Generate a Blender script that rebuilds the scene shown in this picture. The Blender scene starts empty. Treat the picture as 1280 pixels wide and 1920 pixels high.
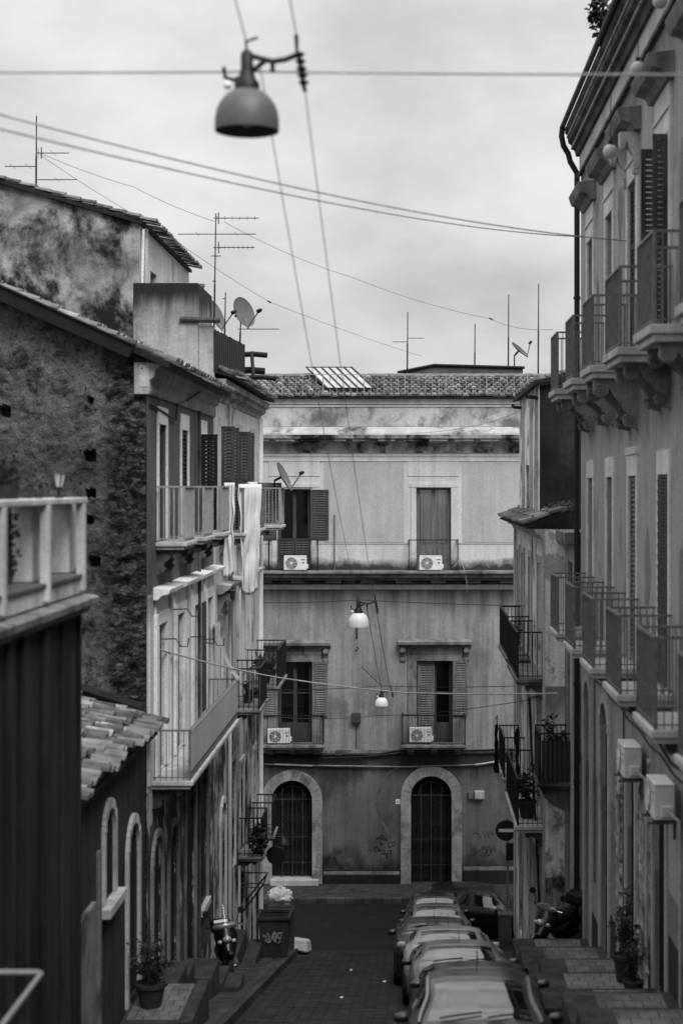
import bpy, bmesh, math, random
from mathutils import Vector, Matrix, noise
sc = bpy.context.scene
C = sc.collection
R = random.Random(11)
rad = math.radians

# ------------------------------------------------------------------ camera
cd = bpy.data.cameras.new('camera'); cam = bpy.data.objects.new('camera', cd); C.objects.link(cam)
sc.camera = cam
cam.location = (0, 0, 0); cam.rotation_euler = (rad(90), 0, 0)
cd.sensor_width = 36; cd.sensor_fit = 'AUTO'; cd.lens = 56.25
cd.shift_x = -130/1920; cd.shift_y = -48/1920
cd.clip_end = 2000; cd.clip_start = .1
cd.dof.use_dof = True; cd.dof.focus_distance = 47; cd.dof.aperture_fstop = 1.1

# ------------------------------------------------------------------ world, sun, exposure
SUN_EL, SUN_AZ = rad(50), rad(152)
w = bpy.data.worlds.new('World'); sc.world = w; w.use_nodes = True
nt = w.node_tree; nt.nodes.clear()
def wn(t): return nt.nodes.new(t)
out = wn('ShaderNodeOutputWorld'); bg = wn('ShaderNodeBackground'); nt.links.new(bg.outputs[0], out.inputs[0])
sky = wn('ShaderNodeTexSky'); sky.sky_type = 'NISHITA'; sky.sun_disc = False
sky.sun_elevation = SUN_EL; sky.sun_rotation = SUN_AZ; sky.dust_density = 3
bw = wn('ShaderNodeRGBToBW'); nt.links.new(sky.outputs[0], bw.inputs[0])
tc = wn('ShaderNodeTexCoord')
mp = wn('ShaderNodeMapping'); mp.inputs['Scale'].default_value = (3.0, 3.0, 5.6); mp.inputs['Location'].default_value = (.6, .2, .35)
nt.links.new(tc.outputs['Generated'], mp.inputs[0])
n1 = wn('ShaderNodeTexNoise'); n1.inputs['Scale'].default_value = 1.5; n1.inputs['Detail'].default_value = 9; n1.inputs['Roughness'].default_value = .55
nt.links.new(mp.outputs[0], n1.inputs['Vector'])
mr = wn('ShaderNodeMapRange'); mr.inputs[1].default_value = .3; mr.inputs[2].default_value = .72
mr.inputs[3].default_value = 3.5; mr.inputs[4].default_value = 6.8
nt.links.new(n1.outputs[0], mr.inputs[0])
mx = wn('ShaderNodeMix'); mx.data_type = 'FLOAT'; mx.inputs[0].default_value = .92       # a closed cloud deck, a little clear sky behind it
nt.links.new(bw.outputs[0], mx.inputs[2]); nt.links.new(mr.outputs[0], mx.inputs[3])
# overcast: the zenith is brighter than the horizon
sx = wn('ShaderNodeSeparateXYZ'); nt.links.new(tc.outputs['Generated'], sx.inputs[0])
zr = wn('ShaderNodeMapRange'); zr.inputs[1].default_value = .28; zr.inputs[2].default_value = 1.0
zr.inputs[3].default_value = 1.0; zr.inputs[4].default_value = 2.7; nt.links.new(sx.outputs[2], zr.inputs[0])
mu = wn('ShaderNodeMath'); mu.operation = 'MULTIPLY'; nt.links.new(mx.outputs[0], mu.inputs[0]); nt.links.new(zr.outputs[0], mu.inputs[1])
nt.links.new(mu.outputs[0], bg.inputs[0]); bg.inputs[1].default_value = .09
ld = bpy.data.lights.new('sun', 'SUN'); ld.energy = 1.9; ld.angle = rad(28); ld.color = (1, 1, 1)
so = bpy.data.objects.new('sun', ld); C.objects.link(so)
d = Vector((math.sin(SUN_AZ)*math.cos(SUN_EL), math.cos(SUN_AZ)*math.cos(SUN_EL), math.sin(SUN_EL)))
so.rotation_euler = d.to_track_quat('Z', 'Y').to_euler(); so.location = (0, 0, 30)
vs = sc.view_settings; vs.view_transform = 'Standard'; vs.look = 'None'; vs.exposure = .62; vs.gamma = 1

# ------------------------------------------------------------------ helpers
def P(px, py, Y): return Vector(((px-770)*Y/3000, Y, (912-py)*Y/3000))
def road(y): return -3.1-.2165*min(y, 47.2)

ORG = {}
def tag(o, label=None, cat=None, group=None, kind=None):
    if label: o['label'] = label
    if cat: o['category'] = cat
    if group: o['group'] = group
    if kind: o['kind'] = kind
    return o
def thing(name, loc, label, cat, group=None):
    o = bpy.data.objects.new(name, None); C.objects.link(o); o.location = loc
    o.empty_display_size = .3; ORG[o] = Vector(loc)
    return tag(o, label, cat, group)

class Fr:
    """a wall plane: u along it, v up, n outward"""
    def __init__(s, kind, o): s.k = kind; s.o = o
    def __call__(s, u, v, n=0):
        if s.k == 'front': return Vector((u, s.o-n, v))
        if s.k == 'left': return Vector((s.o+n, u, v))
        if s.k == 'right': return Vector((s.o-n, u, v))
        return Vector((u, n, v))
ID = Fr('id', 0)      # u = x, n = y, v = z

class MB:
    def __init__(s, fr=ID): s.v = []; s.f = []; s.m = []; s.fr = fr; s.mi = 0
    def pt(s, u, v, n=0): s.v.append(s.fr(u, v, n)); return len(s.v)-1
    def raw(s, p): s.v.append(Vector(p)); return len(s.v)-1
    def face(s, ids): s.f.append(tuple(ids)); s.m.append(s.mi)
    def quad(s, *pts): s.face([s.pt(*p) for p in pts])
    def box(s, u0, u1, v0, v1, n0, n1):
        i = [s.pt(u, v, n) for u in (u0, u1) for v in (v0, v1) for n in (n0, n1)]
        for q in ((0, 1, 3, 2), (4, 6, 7, 5), (0, 4, 5, 1), (2, 3, 7, 6), (0, 2, 6, 4), (1, 5, 7, 3)): s.face([i[k] for k in q])
    def prism(s, o, ax, a, b):
        def c(p, t): return {'u': (t, p[1], p[0]), 'v': (p[0], t, p[1]), 'n': (p[0], p[1], t)}[ax]
        A = [s.pt(*c(p, a)) for p in o]; B = [s.pt(*c(p, b)) for p in o]; k = len(o)
        s.face(A); s.face(B[::-1])
        for i in range(k): s.face((A[i], B[i], B[(i+1) % k], A[(i+1) % k]))
    def tube(s, pts, r, seg=6, cap=True):
        pts = [Vector(p) for p in pts]; rings = []; k = len(pts)
        rr = r if isinstance(r, (list, tuple)) else [r]*k
        up = None
        for i, p in enumerate(pts):
            t = (pts[min(i+1, k-1)]-pts[max(i-1, 0)]).normalized()
            if up is None: up = Vector((0, 0, 1)) if abs(t.z) < .9 else Vector((1, 0, 0))
            x = t.cross(up)
            if x.length < 1e-5: x = t.cross(Vector((0, 1, 0)))
            x.normalize(); y = x.cross(t).normalized(); up = y
            rings.append([s.raw(p+rr[i]*(x*math.cos(2*math.pi*j/seg)+y*math.sin(2*math.pi*j/seg))) for j in range(seg)])
        for a, b in zip(rings, rings[1:]):
            for j in range(seg): s.face((a[j], a[(j+1) % seg], b[(j+1) % seg], b[j]))
        if cap: s.face(rings[0][::-1]); s.face(rings[-1])
    def lathe(s, prof, c, ax=(0, 0, 1), seg=24, cap=False):
        ax = Vector(ax).normalized(); x = ax.orthogonal().normalized(); y = ax.cross(x); c = Vector(c)
        rings = [[s.raw(c+ax*h+r*(x*math.cos(2*math.pi*j/seg)+y*math.sin(2*math.pi*j/seg))) for j in range(seg)] for r, h in prof]
        for a, b in zip(rings, rings[1:]):
            for j in range(seg): s.face((a[j], a[(j+1) % seg], b[(j+1) % seg], b[j]))
        if cap: s.face(rings[0][::-1]); s.face(rings[-1])
    def cyl(s, a, b, r, seg=12):
        a = Vector(a); b = Vector(b); s.lathe([(r, 0), (r, (b-a).length)], a, b-a, seg, True)
    def ball(s, c, r, seg=14, rings=9, sz=1.):
        pr = [(max(r*math.sin(math.pi*i/rings), 1e-4), -r*sz*math.cos(math.pi*i/rings)) for i in range(rings+1)]
        s.lathe(pr, c, (0, 0, 1), seg)
    def grid(s, fn, nu, nv, skip=None):
        ids = [[s.raw(fn(i/nu, j/nv)) for j in range(nv+1)] for i in range(nu+1)]
        for i in range(nu):
            for j in range(nv):
                if skip and skip(i, j): continue
                s.face((ids[i][j], ids[i+1][j], ids[i+1][j+1], ids[i][j+1]))
    def ribbon(s, pts, wd, n):
        pts = [Vector((p[0], p[1])) for p in pts]; L = []
        for i, p in enumerate(pts):
            t = (pts[min(i+1, len(pts)-1)]-pts[max(i-1, 0)])
            if t.length < 1e-6: t = Vector((1, 0))
            t.normalize(); nn = Vector((-t.y, t.x))*wd*(.7+.6*R.random())/2
            L.append((s.pt(p.x+nn.x, p.y+nn.y, n), s.pt(p.x-nn.x, p.y-nn.y, n)))
        for a, b in zip(L, L[1:]): s.face((a[0], a[1], b[1], b[0]))
    def leaves(s, c, rx, rz, k, size, seed=0, drop=0.):
        r = random.Random(seed); c = Vector(c)
        for _ in range(k):
            while True:
                q = Vector((r.uniform(-1, 1), r.uniform(-1, 1), r.uniform(-1, 1)))
                if q.length < 1: break
            p = c+Vector((q.x*rx, q.y*rx, q.z*rz-drop*r.random()))
            a = Vector((r.uniform(-1, 1), r.uniform(-1, 1), r.uniform(-.6, 1))).normalized(); b = a.orthogonal().normalized()
            l = size*r.uniform(.6, 1.3); ww = l*.42
            s.face([s.raw(p), s.raw(p+a*l*.5+b*ww), s.raw(p+a*l), s.raw(p+a*l*.5-b*ww)])
    def branches(s, c, rx, rz, k, size, seed=0):
        """leaves of mixed size set along k thin arching shoots"""
        r = random.Random(seed); c = Vector(c); tips = []
        n = max(9, k//26)
        for b in range(n):
            a = r.uniform(0, 6.28); h = r.uniform(.5, 1.15); sp = r.uniform(.25, 1.1); bend = r.uniform(0, .5)
            pts = [c+Vector((math.cos(a)*rx*sp*t, math.sin(a)*rx*sp*t, rz*2*h*t-bend*rz*2.2*t*t*t)) for t in (0, .3, .55, .8, 1)]
            tips.append(pts)
            for _ in range(k//n):
                t = r.random()**.7*3.99; i = int(t); p = pts[i].lerp(pts[i+1], t-i)
                d_ = Vector((r.uniform(-1, 1), r.uniform(-1, 1), r.uniform(-.5, .8))).normalized(); w_ = d_.orthogonal().normalized(); l = size*r.uniform(.45, 1.7)
                p = p+d_*size*.2; s.face([s.raw(p), s.raw(p+d_*l*.45+w_*l*.22), s.raw(p+d_*l-Vector((0, 0, l*.15))), s.raw(p+d_*l*.45-w_*l*.22)])
        return tips
    def build(s, name, mats, parent=None, smooth=False, bevel=0, label=None):
        if not isinstance(mats, (list, tuple)): mats = [mats]
        if parent is not None: og = ORG[parent]
        else:
            xs = [p.x for p in s.v]; ys = [p.y for p in s.v]; zs = [p.z for p in s.v]
            og = Vector(((min(xs)+max(xs))/2, (min(ys)+max(ys))/2, min(zs)))
        me = bpy.data.meshes.new(name)
        me.from_pydata([p-og for p in s.v], [], s.f)
        for m in mats: me.materials.append(m)
        for pl, mi in zip(me.polygons, s.m): pl.material_index = mi; pl.use_smooth = bool(smooth)
        bm = bmesh.new(); bm.from_mesh(me); bmesh.ops.recalc_face_normals(bm, faces=bm.faces); bm.to_mesh(me); bm.free()
        if smooth: me.set_sharp_from_angle(angle=rad(42))
        o = bpy.data.objects.new(name, me); C.objects.link(o)
        if parent is None: o.location = og
        else: o.parent = parent
        ORG[o] = og
        if bevel:
            b = o.modifiers.new('bevel', 'BEVEL'); b.width = bevel; b.segments = 2; b.limit_method = 'ANGLE'; b.angle_limit = rad(40)
        if label: o['label'] = label
        return o

def kids(o): return [c for c in C.objects if c.parent is o]
def dup_part(part, off, parent):
    c = part.copy(); C.objects.link(c); c.parent = parent; c.location = part.location+Vector(off); ORG[c] = ORG[part]
    for k in kids(part):
        e = k.copy(); C.objects.link(e); e.parent = c
    return c
def dup(root, loc, label, group=None, rot=None):
    c = root.copy(); C.objects.link(c); c.location = loc
    if rot is not None: c.rotation_euler = rot
    c['label'] = label
    if group: c['group'] = group
    for k in kids(root): dup_part(k, (0, 0, 0), c)
    return c

# ------------------------------------------------------------------ materials (everything is grey: the photograph is black and white)
class NT:
    def __init__(s, name):
        s.m = bpy.data.materials.new(name); s.m.use_nodes = True; s.t = s.m.node_tree
        s.b = s.t.nodes['Principled BSDF']; s.geo = None
    def n(s, t): return s.t.nodes.new(t)
    def l(s, a, b): s.t.links.new(a, b)
    def pos(s, scale=(1, 1, 1), off=(0, 0, 0)):
        if s.geo is None: s.geo = s.n('ShaderNodeNewGeometry')
        m = s.n('ShaderNodeMapping'); m.inputs['Scale'].default_value = scale; m.inputs['Location'].default_value = off
        s.l(s.geo.outputs['Position'], m.inputs[0]); return m.outputs[0]
    def noise(s, vec, scale, det=6, rough=.6, dist=0.):
        a = s.n('ShaderNodeTexNoise'); a.inputs['Scale'].default_value = scale; a.inputs['Detail'].default_value = det
        a.inputs['Roughness'].default_value = rough; a.inputs['Distortion'].default_value = dist; s.l(vec, a.inputs['Vector']); return a.outputs[0]
    def rng(s, x, a, b, c=0., d=1., smooth=False):
        m = s.n('ShaderNodeMapRange')
        if smooth: m.interpolation_type = 'SMOOTHSTEP'
        for i, q in enumerate((a, b, c, d)): m.inputs[i+1].default_value = q
        s.l(x, m.inputs[0]); return m.outputs[0]
    def op(s, o, a, b):
        m = s.n('ShaderNodeMath'); m.operation = o
        for i, q in enumerate((a, b)):
            if isinstance(q, (int, float)): m.inputs[i].default_value = q
            else: s.l(q, m.inputs[i])
        return m.outputs[0]
    def mix(s, f, a, b):
        m = s.n('ShaderNodeMix'); m.data_type = 'FLOAT'
        for i, q in ((0, f), (2, a), (3, b)):
            if isinstance(q, (int, float)): m.inputs[i].default_value = q
            else: s.l(q, m.inputs[i])
        return m.outputs[0]
    def bump(s, h, strength, dist=.02):
        b = s.n('ShaderNodeBump'); b.inputs['Strength'].default_value = strength; b.inputs['Distance'].default_value = dist
        s.l(h, b.inputs['Height']); s.l(b.outputs[0], s.b.inputs['Normal'])
    def fin(s, col, rough=.9, spec=.25, metal=0.):
        if isinstance(col, (int, float)): s.b.inputs['Base Color'].default_value = (min(.85, 1.35*col**1.45),)*3+(1,)
        else: s.l(s.op('MINIMUM', s.op('MULTIPLY', s.op('POWER', col, 1.45), 1.35), .85), s.b.inputs['Base Color'])     # film-like separation of greys
        s.b.inputs['Roughness'].default_value = rough; s.b.inputs['Specular IOR Level'].default_value = spec; s.b.inputs['Metallic'].default_value = metal
        return s.m
def plaster(name, lo, hi, scale=1.2, streak=.4, stain=0., stain_col=.03, stain_scale=.8, st_lo=.52, peel=0., peel_col=.5, peel_scale=1.1, bump=.35, bands=(), seed=0., rough=.92, pk=.56):
    k = NT(name); p = k.pos(off=(seed*7.3, seed*3.1, seed*5.7)); ps = k.pos((2.6, 2.6, .16), (seed, seed*2, 0))
    a = k.noise(p, scale, 9, .62, .08); b = k.noise(ps, 1.6, 6, .6)
    f = k.rng(k.mix(streak, a, b), .36, .64)
    col = k.mix(f, lo, hi)
    fine = k.noise(p, 22, 4, .7)
    col = k.op('MULTIPLY', col, k.rng(fine, .25, .75, .82, 1.16))
    if peel:
        q = k.noise(k.pos((1, 1, .6), (seed*2.9+4, 1, seed)), peel_scale, 10, .68, .2); col = k.mix(k.op('MULTIPLY', k.rng(q, pk, pk+.025), peel), col, peel_col)
    if stain:
        q = k.noise(k.pos((1, 1, .75), (3+seed, 9, seed*4)), stain_scale, 11, .68, .15); col = k.mix(k.op('MULTIPLY', k.rng(q, st_lo, st_lo+.12), stain), col, stain_col)
    if bands:
        sp = k.n('ShaderNodeSeparateXYZ'); k.l(k.pos(), sp.inputs[0])
        for z0, z1, c, amt, lo2, hi2 in bands:      # stains that start at z0 (full) and have died out at z1
            m = k.rng(sp.outputs[2], z0, z1, 1, 0); g = k.op('LESS_THAN' if z1 < z0 else 'GREATER_THAN', sp.outputs[2], z0)
            jag = k.noise(k.pos((1, 1, .1 if z1 < z0 else .8)), 1.9, 8, .7)
            msk = k.rng(k.op('ADD', k.op('SUBTRACT', jag, .5), k.op('SUBTRACT', m, .5)), lo2, hi2)
            col = k.mix(k.op('MULTIPLY', k.op('MULTIPLY', msk, g), amt), col, c)
    k.bump(k.op('ADD', k.op('MULTIPLY', fine, .5), a), bump, .03)
    return k.fin(col, rough)
def plain(name, col, rough=.6, var=.25, scale=6, metal=0., spec=.4, bump=.0):
    k = NT(name); a = k.noise(k.pos(), scale, 6, .65)
    c = k.op('MULTIPLY', k.rng(a, .3, .7, 1-var, 1+var), col)
    if bump: k.bump(k.noise(k.pos(), scale*5, 4, .7), bump, .01)
    return k.fin(c, rough, spec, metal)
def wood(name, col, rough=.75):
    k = NT(name); a = k.noise(k.pos((14, 14, .8)), 2, 6, .6); b = k.noise(k.pos(), 1.4, 5, .6)
    c = k.op('MULTIPLY', k.op('MULTIPLY', k.rng(a, .3, .7, .65, 1.3), k.rng(b, .3, .7, .8, 1.2)), col)
    k.bump(a, .3, .006); return k.fin(c, rough, .3)

M = {}
M['stone_trim'] = plaster('stone_trim', .36, .54, 1.5, .6, .35, .12, .9, .56, bump=.3, seed=1)
M['old_trim'] = plaster('old_trim', .17, .33, 2., .5, .6, .05, 1.2, .52, bump=.5, seed=2)
M['white_trim'] = plaster('white_trim', .50, .68, 1.5, .5, .3, .22, 1.1, .56, bump=.2, seed=3)
M['iron'] = plain('iron', .025, .55, .5, 12, .0, .4)
M['grey_iron'] = plain('grey_iron', .20, .5, .3, 8, 0., .45)
M['pale_iron'] = plain('pale_iron', .34, .5, .2, 8)
M['dark_wood'] = wood('dark_wood', .024)
M['mid_wood'] = wood('mid_wood', .10)
M['grey_wood'] = wood('grey_wood', .19)
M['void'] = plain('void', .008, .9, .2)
k = NT('glass_dark'); M['glass'] = k.fin(k.rng(k.noise(k.pos(), 3, 4), .3, .7, .006, .02), .06, .5)
k = NT('clear_pane'); tr = k.n('ShaderNodeBsdfTransparent'); gl = k.n('ShaderNodeBsdfGlossy'); gl.inputs['Roughness'].default_value = .03
fr_ = k.n('ShaderNodeFresnel'); mxs = k.n('ShaderNodeMixShader'); k.l(fr_.outputs[0], mxs.inputs[0]); k.l(tr.outputs[0], mxs.inputs[1]); k.l(gl.outputs[0], mxs.inputs[2])
k.l(mxs.outputs[0], k.t.nodes['Material Output'].inputs[0]); tr.inputs[0].default_value = (.95, .95, .95, 1); M['pane'] = k.m
M['curtain'] = wood('curtain', .9, .9)
M['cloth_white'] = plain('cloth_white', .62, .9, .08, 3)
M['cloth_grey'] = plain('cloth_grey', .34, .9, .15, 3)
M['cloth_dark'] = plain('cloth_dark', .02, .9, .3, 3)
M['ac_white'] = plain('ac_white', .62, .5, .10, 5)
M['ac_dark'] = plain('ac_dark', .10, .6, .2, 9)
M['wire'] = plain('wire', .03, .6, .2)
M['wire_mid'] = plain('wire_mid', .38, .6, .2)
M['wire_pale'] = plain('wire_pale', .42, .6, .2)
M['leaf'] = plain('leaf', .022, .6, .6, 14)
M['leaf_pale'] = plain('leaf_pale', .08, .6, .5, 14)
M['terracotta'] = plain('terracotta', .06, .85, .35, 9, bump=.2)
M['rubber'] = plain('rubber', .018, .8, .2)
M['chrome'] = plain('chrome', .6, .18, .1, 5, 1.)
M['white_paint'] = plain('white_paint', .78, .6, .12, 9)
M['lamp_grey'] = plain('lamp_grey', .16, .5, .12, 7)
M['lamp_white'] = plain('lamp_white', .72, .4, .08, 7)
M['sign_red'] = plain('sign_red', .045, .5, .1)
M['globe'] = plain('globe', .5, .3, .05, 7)

# ------------------------------------------------------------------ building helpers
def wall(mb, u0, u1, v0, v1, holes=(), depth=.25, n=0.):
    """wall sheet with real openings and their reveals; a hole is (u0,u1,v0,v1[,True for a round head])"""
    us = sorted({u0, u1} | {h[0] for h in holes} | {h[1] for h in holes}); vs_ = sorted({v0, v1} | {h[2] for h in holes} | {h[3] for h in holes})
    us = [u for u in us if u0 <= u <= u1]; vs_ = [v for v in vs_ if v0 <= v <= v1]
    for a, b in zip(us, us[1:]):
        for c, d_ in zip(vs_, vs_[1:]):
            mu_, mv = (a+b)/2, (c+d_)/2
            if any(h[0] < mu_ < h[1] and h[2] < mv < h[3] for h in holes): continue
            mb.quad((a, c, n), (b, c, n), (b, d_, n), (a, d_, n))
    for h in holes:
        a, b, c, d_ = h[:4]; arch = len(h) > 4
        top = d_-(b-a)/2 if arch else d_
        for x in (a, b): mb.quad((x, c, n), (x, top, n), (x, top, n-depth), (x, c, n-depth))
        mb.quad((a, c, n), (b, c, n), (b, c, n-depth), (a, c, n-depth))
        if arch:
            r = (b-a)/2; pts = [((a+b)/2-r*math.cos(math.pi*i/14), top+r*math.sin(math.pi*i/14)) for i in range(15)]
            for p, q in zip(pts, pts[1:]):
                mb.quad((p[0], p[1], n), (q[0], q[1], n), (q[0], d_, n), (p[0], d_, n))
                mb.quad((p[0], p[1], n), (q[0], q[1], n), (q[0], q[1], n-depth), (p[0], p[1], n-depth))
        else: mb.quad((a, d_, n), (b, d_, n), (b, d_, n-depth), (a, d_, n-depth))

def window(fr, u0, u1, v0, v1, n, parent, name='window', fm='mid_wood', leaves=2, solid=.28, bars=1, pane='glass', curtain=None):
    mb = MB(fr); t = .06; d0 = n-.05
    mb.box(u0, u0+t, v0, v1, d0, n); mb.box(u1-t, u1, v0, v1, d0, n); mb.box(u0+t, u1-t, v1-t, v1, d0, n); mb.box(u0+t, u1-t, v0, v0+t, d0, n)
    wl = (u1-u0-2*t)/leaves; sv = v0+(v1-v0)*solid
    for i in range(leaves):
        a = u0+t+i*wl; b = a+wl
        mb.box(a+.002, a+.055, v0+t, v1-t, d0, n-.008); mb.box(b-.055, b-.002, v0+t, v1-t, d0, n-.008)
        if solid:
            mb.box(a+.055, b-.055, v0+t, sv, d0, n-.02); mb.box(a+.10, b-.10, v0+t+.08, sv-.08, n-.02, n-.008)
        for k in range(bars):
            y = sv+(v1-t-sv)*(k+1)/(bars+1); mb.box(a+.055, b-.055, y-.02, y+.02, d0, n-.012)
    w_ = mb.build(name, M[fm], parent)
    g = MB(fr); g.quad((u0+t, v0+t, n-.035), (u1-t, v0+t, n-.035), (u1-t, v1-t, n-.035), (u0+t, v1-t, n-.035)); g.build('pane', M[pane], w_)
    if curtain:
        c = MB(fr); nu = 60
        for i in range(nu):
            a = i/nu; b = (i+1)/nu
            f = lambda s: (u0+t+(u1-u0-2*t)*s, n-.11-.03*math.sin(s*55)-.015*math.sin(s*23+1))
            p, q = f(a), f(b); c.quad((p[0], sv, p[1]), (q[0], sv, q[1]), (q[0], v1-t, q[1]), (p[0], v1-t, p[1]))
        c.build('curtain', M[curtain], w_, True)
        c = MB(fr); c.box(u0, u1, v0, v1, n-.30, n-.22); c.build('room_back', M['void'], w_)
    return w_

def shutter_mb(fr, u0, u1, v0, v1, n0, th=.04, panels=2, pitch=.075):
    mb = MB(fr); s = .07
    mb.box(u0, u0+s, v0, v1, n0, n0+th); mb.box(u1-s, u1, v0, v1, n0, n0+th)
    for i in range(panels+1):
        y = v0+(v1-v0-s)*i/panels; mb.box(u0+s, u1-s, y, y+s, n0, n0+th)
    for i in range(panels):
        a = v0+(v1-v0-s)*i/panels+s; b = v0+(v1-v0-s)*(i+1)/panels; k = max(2, int((b-a)/pitch)); st = (b-a)/k
        for j in range(k):
            y = a+j*st
            mb.prism([(n0+th*.9, y+.008), (n0+th*.9, y+.02), (n0+th*.15, y+st*.95), (n0+th*.05, y+st*.8)], 'u', u0+s, u1-s)
    return mb
def shutter(fr, u0, u1, v0, v1, n0, parent, m='grey_wood', **k): return shutter_mb(fr, u0, u1, v0, v1, n0, **k).build('shutter', M[m], parent)

def railing_mb(fr, u0, u1, v, proj, h, sp=.11, b=.008, n0=0.02, top=.022, belly=0):
    mb = MB(fr); e = .03
    for y, t in ((v+.06, .012), (v+h, top)):
        mb.box(u0, u1, y-t, y+t*.4, proj-e-t, proj-e+t); mb.box(u0-.0, u0+2*t, y-t, y+t*.4, n0, proj-e-t); mb.box(u1-2*t, u1, y-t, y+t*.4, n0, proj-e-t)
    k = max(2, int((u1-u0)/sp))
    for i in range(k+1):
        u = u0+.012+(u1-u0-.024)*i/k; z = .02 if i in (0, k) else b
        mb.box(u-z/1.5, u+z/1.5, v+.002, v+h-top, proj-e-z, proj-e+z)
    k = max(2, int(proj/sp))
    for u in (u0+.012, u1-.012):
        for i in range(k):
            n = n0+.03+(proj-.06-n0)*i/k; mb.box(u-b, u+b, v+.002, v+h-top, n-b, n+b)
    return mb
def balcony(fr, u0, u1, v, proj, h, parent, slab='stone_trim', iron='iron', th=.12, sp=.11, name='balcony', b=.008):
    mb = MB(fr); mb.box(u0-.04, u1+.04, v-th*.55, v, 0, proj+.03); mb.box(u0, u1, v-th, v-th*.55, 0, proj-.02)
    o = mb.build(name, M[slab], parent, bevel=.012)
    railing_mb(fr, u0, u1, v, proj, h, sp, b).build('railing', M[iron], o)
    return o
def scroll_bracket(fr, uc, v, depth, height, parent, m='stone_trim', wd=.16):
    """an S-scroll console: straight top, curling front and a curled foot on the wall"""
    o = [(0, 0), (depth, 0)]; hq = min(height, depth*1.05)
    for i in range(9):
        a = -math.pi*.1+i*math.pi*1.15/8; o.append((depth-hq*.16+hq*.17*math.cos(a)-.0, -height*.2-height*.2*math.sin(a)*.9))
    o += [(depth*.55, -height*.36), (depth*.36, -height*.5), (depth*.3, -height*.62)]
    for i in range(7):
        a = math.pi*.45-i*math.pi*1.05/6; o.append((depth*.2+hq*.12*math.cos(a), -height*.82+height*.14*math.sin(a)))
    o += [(0, -height)]
    mb = MB(fr); mb.prism([(max(a, 0), v+b) for a, b in o], 'u', uc-wd/2, uc+wd/2)
    for sgn in (-1, 1):
        for (cn, cv, r) in ((depth-hq*.16, -height*.24, hq*.14), (depth*.22, -height*.8, hq*.12)):
            pts = [fr(uc+sgn*(wd/2+.004), v+cv+r*(1-i/22)*math.sin(i*.62), cn+r*(1-i/22)*math.cos(i*.62)) for i in range(20)]
            mb.tube(pts, .018, 5)
    return mb.build('bracket', M[m], parent)
def arch_ring(mb, a, b, c, top_spring, wd, n0, n1, seg=16, blocks=True):
    """surround of a round-headed opening, in voussoir blocks"""
    r = (b-a)/2; cx = (a+b)/2
    for x0, x1 in ((a-wd, a), (b, b+wd)):
        k = max(3, int((top_spring-c)/.5)) if blocks else 1
        for i in range(k):
            y0 = c+(top_spring-c)*i/k; y1 = c+(top_spring-c)*(i+1)/k; e = (.004*((i*7) % 3)) if blocks else 0
            mb.box(x0, x1, y0+.004, y1, n0, n1+e)
    for i in range(seg):
        t0 = math.pi*i/seg+.006; t1 = math.pi*(i+1)/seg; e = .004*((i*5) % 3)
        pr = [(cx-r*math.cos(t), top_spring+r*math.sin(t)) for t in (t0, t1)]; po = [(cx-(r+wd)*math.cos(t), top_spring+(r+wd)*math.sin(t)) for t in (t1, t0)]
        mb.prism(pr+po, 'n', n0, n1+e)
def barrel_tiles(mb, fn, nu, nv, r, lift, seed=3, hk=.8, jit=.011, slide=.012):
    """rows of half-round clay tiles on the roof plane fn(u, v) -> (point, right, down, normal); lift = overlap step"""
    rr = random.Random(seed)
    for i in range(nu):
        for j in range(nv):
            p, x, d_, nn, ln = fn(i, j)
            mb.mi = rr.choice((0, 0, 0, 0, 0, 1, 1, 1, 1, 2)) if rr.random() < .85 else 0
            p = p+nn*rr.uniform(-jit*.7, jit*1.2)+x*rr.uniform(-.012, .012)+d_*rr.uniform(-slide, slide); ang = rr.uniform(-.06, .06)*(1+jit*20); d_j = nn*rr.uniform(-jit, jit); d2 = (d_+x*ang).normalized()
            ra, rb = r*.82, r
            A = []; B = []
            for k in range(6):
                t = math.pi*k/5
                A.append(mb.raw(p+x*ra*math.cos(t)+nn*(ra*hk*math.sin(t)))); B.append(mb.raw(p+d_j+d2*ln*1.12+x*rb*math.cos(t)+nn*(rb*hk*math.sin(t)+lift)))
            for k in range(5): mb.face((A[k], A[k+1], B[k+1], B[k]))
            mb.face(B)

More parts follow.
